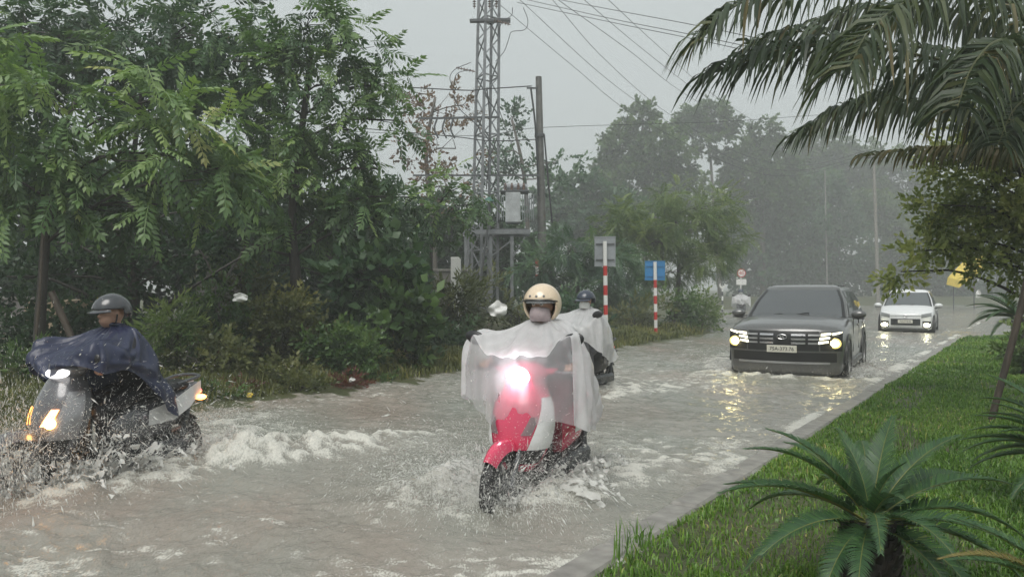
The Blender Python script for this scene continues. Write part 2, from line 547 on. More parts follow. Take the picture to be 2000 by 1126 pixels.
# open water: sparse froth, and pale flecks painted in for glints, denser where the flow is rough
rough_zone = smooth(-0.15, 0.45, fbm(U * 0.35, Vv * 0.5, 91, 3))
crest = smooth(0.016, 0.045, h)
fo += 0.42 * base_f * rough_zone + 0.34 * smooth(0.34, 0.6, fine + 0.25 * lump) + 0.4 * crest * smooth(0.0, 0.4, fine + 0.3 * lump)
def wake(front, rear, width, length, amp, strength, spread=0.22):
    global h, fo
    d = (rear - front); d = d / np.linalg.norm(d); nrm = np.array([d[1], -d[0]])
    s = (WX - front[0]) * d[0] + (WY - front[1]) * d[1]
    q = (WX - front[0]) * nrm[0] + (WY - front[1]) * nrm[1]
    half = width + spread * np.clip(s, 0, None)
    along = smooth(-0.35, 0.1, s) * (1 - smooth(length * 0.45, length, s))
    inner = np.exp(-(q / half) ** 2) * along
    arms = np.exp(-((np.abs(q) - half * 1.15) / (0.16 + 0.05 * np.clip(s, 0, None))) ** 2) * along
    h += 0.55 * amp * (0.9 * arms * (0.75 + 0.4 * lump) + inner * (0.5 * lump + 0.5 * fine))
    fo += strength * (arms * (0.55 + 0.9 * lump + 0.7 * fine) + inner * smooth(-0.15, 0.55, ridge * 0.5 - 0.2 + lump + 0.6 * fine))
wake(SC_F, SC_R, 0.24, 3.6, 0.085, 0.75)
wake(LB_F, LB_R, 0.34, 4.2, 0.12, 1.05, 0.20)
wake(BK + 0.5 * ROADDIR, BK, 0.3, 3.2, 0.05, 0.7)
fwd = np.array([-math.sin(rad(29)), -math.cos(rad(29))])
wake(SUV_C + 0.15 * fwd, SUV_C - fwd, 1.05, 6.0, 0.08, 0.75, 0.16)
wake(HB_C + 0.1 * fwd, HB_C - fwd, 0.95, 5.0, 0.03, 0.35, 0.12)
# curling side plumes thrown up by the wheels
def plume(c, rx, ry, hgt, ang, f=0.9):
    global h, fo
    ca, sa = math.cos(ang), math.sin(ang)
    x = (WX - c[0]) * ca + (WY - c[1]) * sa; y = -(WX - c[0]) * sa + (WY - c[1]) * ca
    g = np.exp(-(x / rx) ** 2 - (y / ry) ** 2)
    h += 0.55 * hgt * g * (0.9 + 0.35 * lump + 0.35 * fine + 0.3 * fbm(U * 38, Vv * 30, 83, 2))
    fo += 0.8 * f * g * (0.6 + 1.3 * fine + 0.7 * lump)
plume((-0.52, 5.55), 0.30, 0.16, 0.30, rad(35)); plume((-0.78, 5.85), 0.30, 0.2, 0.12, rad(60)); plume((-0.35, 5.2), 0.5, 0.2, 0.06, 0.0, 0.6)
plume((0.30, 5.55), 0.26, 0.16, 0.14, rad(50)); plume((0.62, 6.0), 0.4, 0.25, 0.09, rad(55), 0.8)
plume((-2.35, 6.6), 0.42, 0.2, 0.30, rad(20)); plume((-1.95, 6.95), 0.55, 0.26, 0.20, rad(35)); plume((-1.4, 7.4), 0.7, 0.25, 0.10, rad(40), 0.8)
plume((-3.85, 5.5), 0.3, 0.3, 0.30, 0.0); plume((-3.0, 5.9), 0.5, 0.2, 0.10, rad(50), 0.6)
plume((5.75, 13.9), 0.55, 0.3, 0.16, rad(58)); plume((3.35, 13.2), 0.5, 0.35, 0.10, rad(60)); plume((4.35, 12.95), 1.0, 0.2, 0.13, rad(-28), 0.8)
plume((1.5, 11.5), 0.6, 0.3, 0.08, rad(55), 0.8)
plume((-0.13, 5.16), 0.20, 0.16, 0.10, 0.0, 0.9)
# water breaking along the right kerb, its bright glare painted white, and lapping the near corner
kd = Vv + 2.12
kf = np.exp(-(kd / 0.11) ** 2) * smooth(-0.35, 0.45, fbm(U * 1.1, Vv, 101, 2) + 0.5 * fine)
kf = kf * (0.25 + 0.75 * smooth(4.5, 7.5, U))
fo += 1.05 * kf; h += 0.028 * kf * (0.6 + lump)
nearc = np.exp(-((WX + 0.05) / 0.9) ** 2 - ((WY - 4.15) / 0.25) ** 2)
fo += 0.8 * nearc * smooth(0.0, 0.6, ridge - 0.4 + fine); h += 0.03 * nearc * lump
leftn = np.exp(-((WX + 2.3) / 1.0) ** 2 - ((WY - 4.25) / 0.35) ** 2)
fo += 0.5 * leftn * smooth(0.1, 0.7, ridge - 0.3 + fine)
fade = 1 - smooth(18, 60, far)
h = h * (0.25 + 0.75 * fade)
fo = np.clip(fo, 0, 1)
n1, n2 = U.shape
i = (np.arange(n1 - 1)[:, None] * n2 + np.arange(n2 - 1)[None, :]).ravel()
V = np.stack([WX.ravel(), WY.ravel(), h.ravel()], 1)
F = np.stack([i, i + n2, i + n2 + 1, i + 1], 1)
def mat_water():
    m, t, b, o = nt('muddy_flood_water')
    tc = N(t, 'ShaderNodeTexCoord')
    mp = N(t, 'ShaderNodeMapping'); mp.inputs['Rotation'].default_value = (0, 0, rad(33.4)); mp.inputs['Scale'].default_value = (1.7, 0.8, 1)
    t.links.new(tc.outputs['Object'], mp.inputs['Vector'])
    n1 = N(t, 'ShaderNodeTexNoise', Scale=0.35, Detail=4.0); n2 = N(t, 'ShaderNodeTexNoise', Scale=9.0, Detail=6.0, Roughness=0.62); n3 = N(t, 'ShaderNodeTexNoise', Scale=55.0, Detail=3.0)
    for n in (n1, n2, n3): t.links.new(mp.outputs[0], n.inputs['Vector'])
    mud = ramp(t, n1.outputs['Fac'], [(0.35, (0.265, 0.275, 0.240)), (0.52, (0.285, 0.275, 0.240)), (0.70, (0.315, 0.265, 0.225))])
    at = N(t, 'ShaderNodeAttribute', attribute_name='foam_glint')
    # break up the froth and the painted glints
    ad = N(t, 'ShaderNodeMath', operation='MULTIPLY_ADD'); t.links.new(n3.outputs['Fac'], ad.inputs[0]); ad.inputs[1].default_value = 1.8; ad.inputs[2].default_value = -1.0
    a2 = N(t, 'ShaderNodeMath', operation='ADD'); t.links.new(at.outputs['Fac'], a2.inputs[0]); t.links.new(ad.outputs[0], a2.inputs[1])
    ff = N(t, 'ShaderNodeMapRange', interpolation_type='SMOOTHSTEP'); ff.inputs[1].default_value = 0.05; ff.inputs[2].default_value = 1.1
    t.links.new(a2.outputs[0], ff.inputs[0])
    mx = N(t, 'ShaderNodeMix', data_type='RGBA'); t.links.new(ff.outputs[0], mx.inputs[0]); t.links.new(mud, mx.inputs[6]); mx.inputs[7].default_value = (0.68, 0.67, 0.61, 1)
    t.links.new(mx.outputs[2], b.inputs['Base Color'])
    rr = N(t, 'ShaderNodeMapRange'); rr.inputs[3].default_value = 0.07; rr.inputs[4].default_value = 0.55
    t.links.new(ff.outputs[0], rr.inputs[0]); t.links.new(rr.outputs[0], b.inputs['Roughness'])
    b.inputs['IOR'].default_value = 1.33
    b1 = N(t, 'ShaderNodeBump', Strength=0.65, Distance=0.06); t.links.new(n2.outputs['Fac'], b1.inputs['Height'])
    b2 = N(t, 'ShaderNodeBump', Strength=0.35, Distance=0.012); t.links.new(n3.outputs['Fac'], b2.inputs['Height'])
    t.links.new(b1.outputs[0], b2.inputs['Normal']); t.links.new(b2.outputs[0], b.inputs['Normal'])
    return m
water = mesh_np('water', V, F, mat_water(), attrs={'foam_glint': fo.ravel()})
tag(water, 'muddy grey brown flood water covering the road', None, None, 'structure')

# ------------------------------------------------------------------ kerb stones along the lawn
kerb = empty('kerb', (*UV(4, -1.96), 0))
tag(kerb, 'concrete kerb half under water along the lawn', None, None, 'structure')
kb = MB(); kb.box((0, 0, 0), (0.20, 0.985, 0.26), None, 0.018)
kme = None
rk = random.Random(4)
for k in range(27):
    o = kb.build('kerb_stone', M['concrete'], kerb) if kme is None else link('kerb_stone', kme, kerb)
    kme = o.data
    p = UV(-0.5 + k * 1.0, -1.95) - UV(4, -1.96)
    o.location = (p[0], p[1], -0.10 + rk.uniform(-0.006, 0.008))
    o.rotation_euler = (rk.uniform(-.006, .006), rk.uniform(-.012, .012), -math.atan2(DU[0], DU[1]) + rk.uniform(-.004, .004))
# ------------------------------------------------------------------ foliage
def leaflet4(w, l, fold=0.12):
    V = np.array([[0, 0, 0], [-w, l * .45, fold * w], [w, l * .45, fold * w], [0, l, -0.06 * l], [0, l * .45, -fold * w]])
    F = np.array([[0, 2, 4], [4, 2, 3], [0, 4, 1], [4, 3, 1]])
    return V, F
def leaflet2(w, l):
    V = np.array([[0, 0, 0], [w, l * .45, 0.1 * w], [0, l, -0.08 * l], [-w, l * .45, 0.1 * w]])
    F = np.array([[0, 1, 2], [0, 2, 3]])
    return V, F

def merge(parts):
    Vs, Fs, n = [], [], 0
    for V, F in parts:
        Vs.append(V); Fs.append(F + n); n += len(V)
    return np.concatenate(Vs), np.concatenate(Fs)

def proto_pinnate(pairs=7, L=1.0, l=0.26, w=0.055, droop=0.35, hi=True, seed=0, ang=62):
    r = np.random.default_rng(seed); ps = []
    lf = leaflet4 if hi else leaflet2
    for k in range(pairs):
        f = 0.16 + 0.80 * k / (pairs - 1)
        y = f * L; z = -droop * f * f * L
        s = 1.0 - 0.35 * abs(f - 0.45)
        for sd in (-1, 1):
            V, F = lf(w * s, l * s)
            a = sd * rad(ang - 18 * f + r.uniform(-8, 8))
            R = rot('Z', -a) @ rot('X', rad(-12 - 22 * f + r.uniform(-14, 10))) @ rot('Y', r.uniform(-.4, .4))
            ps.append((V @ R.T + [0, y, z], F))
    V, F = lf(w, l); R = rot('X', rad(-40)); ps.append((V @ R.T + [0, L * .98, -droop * L * .95], F))
    # rachis
    q = np.linspace(0, 1, 5); c = np.stack([0 * q, q * L, -droop * q * q * L], 1); wd = 0.010
    ps.append((np.concatenate([c + [wd, 0, 0], c - [wd, 0, 0]]), np.array([[i, i + 1, i + 6] for i in range(4)] + [[i, i + 6, i + 5] for i in range(4)])))
    return merge(ps)

def proto_twig(nl=9, L=1.0, l=0.28, w=0.075, droop=0.15, hi=False, seed=0, spread=70):
    r = np.random.default_rng(seed); ps = []
    lf = leaflet4 if hi else leaflet2
    for k in range(nl):
        f = 0.15 + 0.85 * k / (nl - 1)
        V, F = lf(w * r.uniform(.75, 1.2), l * r.uniform(.75, 1.2))
        R = rot('Y', 2.4 * k + r.uniform(-.4, .4)) @ rot('X', rad(spread * (1 - 0.6 * f)) * (1 if r.random() < .75 else -0.3)) @ rot('Z', r.uniform(-.8, .8))
        ps.append((V @ R.T + [0, f * L, -droop * f * f * L], F))
    return merge(ps)

def proto_feather(n=16, L=1.0, l=0.26, w=0.022, droop=0.45, seed=0):
    r = np.random.default_rng(seed); ps = []
    for k in range(n):
        f = 0.1 + 0.9 * k / (n - 1); y = f * L; z = -droop * f * f * L
        s = math.sin(PI * (0.15 + 0.8 * f)) * .9 + .25
        for sd in (-1, 1):
            V, F = leaflet2(w, l * s)
            R = rot('Z', -sd * rad(58 + r.uniform(-6, 6))) @ rot('X', rad(-15 + r.uniform(-12, 12)))
            ps.append((V @ R.T + [0, y, z], F))
    return merge(ps)

PROTO = {
    'pinnate': [proto_pinnate(7, 1, .29, .058, .40, True, s) for s in range(4)],
    'pinnate_far': [proto_pinnate(6, 1, .31, .062, .40, False, s) for s in range(3)],
    'twig': [proto_twig(10, 1, .30, .085, .15, False, s) for s in range(4)],
    'twig_hi': [proto_twig(10, 1, .30, .085, .15, True, s) for s in range(4)],
    'clump': [proto_twig(12, 1, .45, .15, .1, False, s, 85) for s in range(4)],
    'feather': [proto_feather(12, 1, .25, .026, .5, s) for s in range(3)],
    'willow': [proto_twig(12, 1, .42, .045, .5, False, s, 55) for s in range(4)],
    'bigleaf': [proto_twig(6, 1, .55, .20, .1, True, s, 80) for s in range(3)],
}

def orient(D, roll, rng):
    """rotation matrices whose Y axis is D and whose Z axis leans up"""
    D = D / (np.linalg.norm(D, axis=1)[:, None] + 1e-9)
    up = np.tile([0, 0, 1.0], (len(D), 1)) + rng.normal(0, 0.25, D.shape)
    X = np.cross(D, up); X /= np.linalg.norm(X, axis=1)[:, None] + 1e-9
    Z = np.cross(X, D)
    c, s = np.cos(roll)[:, None], np.sin(roll)[:, None]
    X2 = X * c + Z * s; Z2 = -X * s + Z * c
    return np.stack([X2, D, Z2], axis=2)

def scatter(kind, P, D, size, tint, rng, rollmax=0.5):
    Vs, Fs, Ts = [], [], []; n0 = 0
    protos = PROTO[kind]
    which = rng.integers(0, len(protos), len(P))
    R = orient(D, rng.uniform(-rollmax, rollmax, len(P)), rng)
    for w, (pv, pf) in enumerate(protos):
        m = which == w
        if not m.any(): continue
        V = np.einsum('nij,kj->nki', R[m] * size[m][:, None, None], pv) + P[m][:, None, :]
        k = len(pv); cnt = int(m.sum())
        F = (pf[None] + (np.arange(cnt) * k)[:, None, None]).reshape(-1, pf.shape[1]) + n0
        Vs.append(V.reshape(-1, 3)); Fs.append(F); n0 += k * cnt
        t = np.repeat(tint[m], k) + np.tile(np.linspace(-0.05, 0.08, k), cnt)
        Ts.append(t)
    return np.concatenate(Vs), np.concatenate(Fs), np.clip(np.concatenate(Ts), 0, 1)

DENS = 7.2
def crown_pts(blobs, dens, size, rng, clump=6, droop=0.35, shell=0.45, lower=1.0):
    """blobs: (centre, radii); returns spray positions, directions and tints, and the twig tips"""
    P, D, T, tips = [], [], [], []
    for C, R in blobs:
        C = np.asarray(C, float); R = np.asarray(R, float)
        n = max(4, int(DENS * dens * (R[0] * R[2]) / size ** 2 / clump))
        d = rng.normal(size=(n, 3)); d /= np.linalg.norm(d, axis=1)[:, None]
        d[:, 2] = np.where(d[:, 2] < -0.3, d[:, 2] * lower, d[:, 2])
        rr = shell + (1.05 - shell) * rng.random(n) ** 0.6
        c = C + d * R * rr[:, None]
        tips.append((C, c))
        for k in range(clump):
            j = d * 0.8 + rng.normal(0, 0.75, (n, 3)); j[:, 2] -= droop * rng.random(n)
            P.append(c + rng.normal(0, 0.12, (n, 3)) * size); D.append(j)
            # sprays at the outside and top are paler, and clumps differ from one another
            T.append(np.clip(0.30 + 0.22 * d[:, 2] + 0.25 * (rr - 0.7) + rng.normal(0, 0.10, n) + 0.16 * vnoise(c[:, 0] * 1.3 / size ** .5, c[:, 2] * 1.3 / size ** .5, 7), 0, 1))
    return np.concatenate(P), np.concatenate(D), np.concatenate(T), tips

def wood(mb, trunk, r0, r1, tips, rng, limb=0.35, twig=0.012, ntw=0.35, seg=7):
    trunk = catmull(np.asarray(trunk, float), max(8, 3 * len(trunk)))
    rr = np.linspace(r0, r1, len(trunk)) * (1 + 0.06 * rng.normal(size=len(trunk)))
    rr[0] *= 1.25
    mb.tube(trunk, rr, seg)
    for C, c in tips:
        # limb leaves the trunk below the clump it carries
        i = int(np.clip(np.searchsorted(trunk[:, 2], C[2] - 0.35 * np.linalg.norm(C[:2] - trunk[len(trunk) // 2][:2]) - 0.2), 1, len(trunk) - 1))
        a = trunk[i]; mid = (a + C) / 2 + np.array([0, 0, 0.12 * np.linalg.norm(C - a)]) + rng.normal(0, .05, 3) * np.linalg.norm(C - a)
        path = catmull([a, mid, C], 7)
        rl = max(min(rr[i] * limb, 0.05), twig * 1.5)
        mb.tube(path, np.linspace(rl, twig * 1.2, 7), 5)
        k = max(2, int(len(c) * ntw))
        for p in c[rng.permutation(len(c))[:k]]:
            s = path[rng.integers(3, 7)]
            mb.tube(catmull([s, (s + p) / 2 + rng.normal(0, .06, 3) * np.linalg.norm(p - s), p], 4), np.linspace(twig, twig * .4, 4), 3, False)

def px_blobs(lst, Y, depth=0.9, jit=0.25, rng=None):
    out = []
    for b in lst:
        px, py, r = b[:3]
        ry = b[3] if len(b) > 3 else r
        y = Y + (b[4] if len(b) > 4 else (rng.uniform(-1, 1) * jit * r / FPX * Y * 2 if rng is not None else 0))
        out.append((W(px, py, y), np.array([r, max(r, ry) * depth, ry]) / FPX * y))
    return out

def make_tree(name, label, cat, Y, blobs, trunk_px, r0, leaf, mat, bark, size, dens=5.0, seed=1, group=None, clump=6, droop=0.35, shell=0.45, r1=None, lower=1.0, depth=0.9, tint0=0.0, rollmax=0.5, ntw=0.3, twig=0.012, base_fix=True):
    rng = np.random.default_rng(seed)
    bl = px_blobs(blobs, Y, depth, 0.25, rng)
    tr = [W(a, b, Y + (c[0] if c else 0)) for a, b, *c in trunk_px]
    if base_fix:
        tr[0][2] = gh(tr[0][0], tr[0][1]) - 0.12
    base = np.array(tr[0]); base[2] = gh(base[0], base[1])
    root = empty(name, base)
    P, D, T, tips = crown_pts(bl, dens, size, rng, clump, droop, shell, lower)
    sz = size * rng.uniform(0.7, 1.2, len(P))
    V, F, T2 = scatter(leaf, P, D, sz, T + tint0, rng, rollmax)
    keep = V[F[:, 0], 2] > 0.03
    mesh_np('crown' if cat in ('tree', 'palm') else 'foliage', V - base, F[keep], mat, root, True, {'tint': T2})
    mb = MB(); wood(mb, [t - base for t in tr], r0, r1 or r0 * .35, [(C - base, c - base) for C, c in tips], rng, ntw=ntw, twig=twig)
    mb.build('trunk' if cat in ('tree', 'palm') else 'stem', bark, root, True, None, False)
    tag(root, label, cat, group)
    return root

LM = {}
LM['fresh'] = mat_leaf('pinnate_leaf', [(0.0, (0.010, 0.022, 0.010)), (0.30, (0.024, 0.047, 0.021)), (0.55, (0.055, 0.090, 0.036)), (0.8, (0.110, 0.150, 0.056)), (1.0, (0.165, 0.155, 0.065))], gain=2.7)
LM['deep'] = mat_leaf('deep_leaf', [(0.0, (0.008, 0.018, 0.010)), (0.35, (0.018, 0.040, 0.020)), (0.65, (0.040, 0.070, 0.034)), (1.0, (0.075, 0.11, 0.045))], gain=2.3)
LM['mid'] = mat_leaf('mid_leaf', [(0.0, (0.012, 0.026, 0.012)), (0.35, (0.030, 0.058, 0.022)), (0.65, (0.058, 0.098, 0.030)), (1.0, (0.11, 0.15, 0.045))])
LM['olive'] = mat_leaf('olive_leaf', [(0.0, (0.016, 0.022, 0.010)), (0.35, (0.045, 0.055, 0.022)), (0.65, (0.085, 0.092, 0.035)), (1.0, (0.15, 0.14, 0.055))])
LM['bright'] = mat_leaf('bright_leaf', [(0.0, (0.030, 0.060, 0.018)), (0.35, (0.066, 0.100, 0.034)), (0.65, (0.115, 0.150, 0.052)), (1.0, (0.17, 0.19, 0.07))])
LM['blue'] = mat_leaf('bluish_leaf', [(0.0, (0.012, 0.028, 0.020)), (0.35, (0.030, 0.062, 0.040)), (0.65, (0.055, 0.10, 0.055)), (1.0, (0.09, 0.14, 0.07))])
LM['edge'] = mat_leaf('edge_tree_leaf', [(0.0, (0.016, 0.022, 0.010)), (0.35, (0.045, 0.058, 0.022)), (0.65, (0.085, 0.098, 0.038)), (1.0, (0.15, 0.15, 0.06))], 0.4, 0.35, 3.6)
LM['rust'] = mat_leaf('rusty_leaf', [(0.0, (0.05, 0.028, 0.02)), (0.4, (0.11, 0.065, 0.045)), (0.7, (0.15, 0.10, 0.07)), (1.0, (0.12, 0.13, 0.05))])
LM['red'] = mat_leaf('red_weed', [(0.0, (0.035, 0.015, 0.012)), (0.5, (0.085, 0.030, 0.025)), (1.0, (0.10, 0.07, 0.03))])

BD, BG = M['bark_dark'], M['bark_grey']
# --- large trees at the roadside on the left
make_tree('pinnate_leaved_tree', 'big tree with drooping bright compound leaves above the rider in the dark blue poncho', 'tree', 11.6,
          [(120, 215, 95, 70), (40, 300, 110, 80), (185, 330, 95, 75), (300, 195, 85, 60), (330, 300, 110, 80), (410, 255, 60, 70), (395, 350, 70, 55), (70, 395, 95, 55), (220, 400, 80, 45), (-60, 330, 120, 120), (-90, 160, 140, 110), (330, 400, 70, 40), (425, 330, 40, 45)],
          [(72, 750), (80, 600), (92, 430), (110, 300), (150, 190)], 0.085, 'pinnate', LM['fresh'], BD, 0.56, 7.5, 11, None, 6, 0.75, 0.35, lower=0.6, tint0=0.14)
make_tree('pinnate_leaved_tree', 'tall dark tree filling the top left corner above the paler compound leaves', 'tree', 15.5,
          [(60, 60, 170, 110), (230, 40, 150, 100), (370, 70, 110, 90), (300, 150, 130, 70), (150, 160, 120, 70), (420, 20, 70, 60), (-80, 120, 160, 130), (430, 150, 60, 60)],
          [(250, 650), (262, 520), (255, 420), (262, 300), (280, 150)], 0.10, 'pinnate', LM['deep'], BD, 0.62, 7.0, 12, None, 6, 0.6, 0.3, tint0=0.12)
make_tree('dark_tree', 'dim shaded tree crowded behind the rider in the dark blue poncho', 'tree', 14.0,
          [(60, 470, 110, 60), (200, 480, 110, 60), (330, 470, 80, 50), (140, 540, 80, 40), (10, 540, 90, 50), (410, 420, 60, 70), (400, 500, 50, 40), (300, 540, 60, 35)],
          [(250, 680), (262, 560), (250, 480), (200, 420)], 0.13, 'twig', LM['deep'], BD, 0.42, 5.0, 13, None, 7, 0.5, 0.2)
make_tree('pinnate_leaved_tree', 'tall leafy tree with layered compound leaves standing nearest the lattice tower', 'tree', 14.6,
          [(595, 45, 85, 60), (680, 85, 85, 60), (520, 105, 80, 60), (740, 165, 60, 50), (620, 165, 100, 60), (480, 190, 70, 60), (770, 235, 40, 40), (690, 255, 95, 55), (560, 285, 90, 60), (740, 330, 80, 50), (640, 370, 100, 60), (500, 370, 80, 60), (800, 385, 55, 45), (720, 430, 80, 45), (590, 455, 70, 45), (455, 120, 60, 60), (470, 470, 50, 40)],
          [(575, 730), (578, 560), (570, 420), (590, 250), (610, 90)], 0.12, 'pinnate', LM['fresh'], BD, 0.52, 7.0, 14, None, 6, 0.65, 0.3, lower=0.7, tint0=0.02)
make_tree('dark_tree', 'shaded small leaved tree behind the layered tree near the tower', 'tree', 19.0,
          [(460, 250, 90, 90), (560, 380, 120, 90), (470, 400, 90, 80), (690, 420, 90, 80), (640, 520, 100, 50), (770, 470, 70, 50), (420, 330, 60, 60), (520, 520, 90, 45)],
          [(648, 690), (650, 560), (630, 400), (600, 300)], 0.14, 'twig', LM['deep'], BD, 0.5, 4.5, 15, None, 7, 0.5, 0.25)
make_tree('young_tree', 'slender young tree with a thin bare trunk beside the transformer platform', 'tree', 21.0,
          [(840, 385, 60, 40), (900, 365, 45, 35), (790, 430, 50, 40), (870, 425, 60, 30), (925, 400, 35, 25), (830, 455, 45, 25)],
          [(846, 640), (842, 530), (846, 450), (868, 370)], 0.07, 'pinnate_far', LM['fresh'], BD, 0.60, 4.2, 16, None, 5, 0.5, 0.3, tint0=0.08)
make_tree('bare_tree', 'sparse rusty leaved tree behind the lattice tower', 'tree', 34.0,
          [(850, 215, 55, 45), (890, 290, 50, 45), (815, 270, 40, 50), (905, 205, 30, 30), (880, 370, 60, 50), (830, 330, 40, 40), (800, 190, 25, 20)],
          [(850, 600), (845, 420), (832, 300), (850, 190)], 0.16, 'twig', LM['rust'], BG, 0.65, 1.7, 17, None, 5, 0.3, 0.3, ntw=0.8, twig=0.02)
make_tree('umbrella_tree', 'layered flat topped tree showing behind the concrete pole', 'tree', 42.0,
          [(1085, 318, 48, 12), (1005, 255, 22, 12), (985, 300, 40, 16), (1020, 320, 30, 10), (1000, 228, 18, 10), (1040, 350, 70, 20), (960, 340, 40, 30)],
          [(1030, 590), (1030, 420), (1020, 320), (1000, 235)], 0.16, 'twig', LM['blue'], BG, 0.8, 4.0, 18, None, 6, 0.1, 0.2, twig=0.03)
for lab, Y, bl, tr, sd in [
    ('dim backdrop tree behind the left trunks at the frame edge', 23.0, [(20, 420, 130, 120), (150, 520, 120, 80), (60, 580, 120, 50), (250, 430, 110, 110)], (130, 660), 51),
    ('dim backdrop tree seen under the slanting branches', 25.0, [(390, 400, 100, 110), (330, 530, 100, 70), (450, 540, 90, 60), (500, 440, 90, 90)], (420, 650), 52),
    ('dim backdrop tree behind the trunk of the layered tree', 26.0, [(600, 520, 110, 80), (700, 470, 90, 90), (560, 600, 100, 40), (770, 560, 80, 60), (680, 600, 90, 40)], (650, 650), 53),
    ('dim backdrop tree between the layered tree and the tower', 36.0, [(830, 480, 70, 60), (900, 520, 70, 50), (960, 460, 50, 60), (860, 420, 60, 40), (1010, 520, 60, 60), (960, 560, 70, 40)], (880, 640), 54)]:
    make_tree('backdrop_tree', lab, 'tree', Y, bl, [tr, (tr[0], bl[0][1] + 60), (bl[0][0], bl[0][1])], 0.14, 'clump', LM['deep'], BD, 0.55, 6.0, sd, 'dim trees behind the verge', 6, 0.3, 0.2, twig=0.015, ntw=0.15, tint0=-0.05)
# --- far, rain-veiled trees
far_trees = [
    ('broad dark tree mass behind the concrete pole', 44, [(1110, 385, 60, 45), (1160, 400, 60, 50), (1080, 430, 60, 40), (1200, 440, 60, 50), (1130, 450, 70, 40)], (1130, 590), 0.25, 'blue', 21),
    ('tallest feathery tree veiled by rain, crown left of the round crown', 56, [(1255, 235, 38, 40), (1215, 285, 42, 40), (1270, 300, 60, 50), (1185, 330, 40, 45), (1240, 370, 80, 55), (1320, 330, 45, 45), (1340, 395, 60, 50), (1312, 250, 20, 25), (1290, 430, 80, 50), (1180, 400, 40, 40)], (1262, 600), 0.35, 'mid', 22),
    ('round crowned tree on a bare forked trunk against the sky', 62, [(1382, 225, 48, 32), (1350, 240, 28, 28), (1412, 245, 28, 30), (1395, 285, 32, 22), (1420, 310, 18, 16)], (1408, 600), 0.3, 'mid', 23),
    ('rain veiled tree right of the round crown with a pointed top', 64, [(1490, 265, 30, 35), (1470, 310, 50, 40), (1520, 320, 45, 45), (1450, 360, 60, 50), (1530, 380, 50, 50), (1490, 400, 70, 50)], (1490, 600), 0.35, 'mid', 24),
    ('hazy tree directly behind the dark car roof', 66, [(1500, 470, 60, 60), (1560, 440, 60, 50), (1450, 460, 50, 60), (1540, 520, 70, 50), (1470, 540, 60, 40)], (1510, 600), 0.3, 'blue', 25),
    ('hazy tree between the dark car and the far utility pole', 68, [(1620, 430, 55, 50), (1640, 490, 60, 50), (1600, 380, 45, 50), (1590, 540, 60, 40), (1660, 550, 60, 35)], (1625, 605), 0.3, 'blue', 26),
    ('hazy pale topped tree right of the far utility pole', 70, [(1740, 440, 50, 45), (1700, 410, 40, 35), (1780, 480, 60, 50), (1720, 520, 60, 50), (1770, 550, 60, 35)], (1740, 605), 0.3, 'mid', 27),
    ('far hazy tree behind the small leaved branches at the edge', 72, [(1850, 420, 80, 70), (1900, 480, 80, 60), (1830, 510, 60, 50), (1960, 470, 70, 70), (1870, 555, 70, 35), (1960, 550, 70, 40)], (1880, 600), 0.3, 'blue', 28),
    ('far tree whose top shows between the palm fronds and the pole wires', 78, [(1600, 300, 60, 50), (1660, 330, 70, 60), (1580, 350, 60, 60), (1740, 350, 70, 60), (1690, 400, 60, 50)], (1650, 600), 0.4, 'mid', 29),
]
for lab, Y, bl, (bx, by), r0, mt, sd in far_trees:
    Y = Y * 1.5
    top = min(bl, key=lambda q: q[1])
    make_tree('distant_tree', lab, 'tree', Y, bl, [(bx, by), ((bx * 2 + top[0]) / 3, (by * 2 + top[1]) / 3), ((bx + 2 * top[0]) / 3, (by + 2 * top[1]) / 3), (top[0], top[1])], r0, 'clump', LM[mt], BG, 0.95, 5.2, sd, 'rain veiled trees beyond the road', 6, 0.2, 0.25, depth=0.8, twig=0.03, ntw=0.15)
# --- mid distance thicket
make_tree('feathery_tree', 'bright yellow green feathery tree behind the blue sign', 'tree', 31.0,
          [(1310, 390, 42, 32), (1225, 430, 55, 40), (1400, 410, 45, 35), (1330, 450, 80, 45), (1415, 465, 45, 40), (1260, 480, 70, 45), (1375, 510, 50, 35), (1200, 470, 45, 40), (1310, 530, 70, 30)],
          [(1318, 650), (1322, 590), (1326, 520), (1320, 420)], 0.14, 'feather', LM['bright'], BD, 0.60, 14.0, 31, None, 7, 0.7, 0.3, lower=0.7)
make_tree('feathery_tree', 'grey green feathery thicket behind the grey sign back', 'tree', 27.0,
          [(1110, 490, 60, 45), (1180, 510, 65, 50), (1050, 530, 55, 45), (1140, 560, 70, 45), (1220, 560, 50, 45), (1075, 590, 50, 40), (1190, 600, 60, 30)],
          [(1120, 670), (1125, 600), (1130, 540), (1120, 480)], 0.10, 'feather', LM['blue'], BD, 0.58, 14.0, 32, None, 7, 0.8, 0.25, lower=0.8, tint0=0.1)
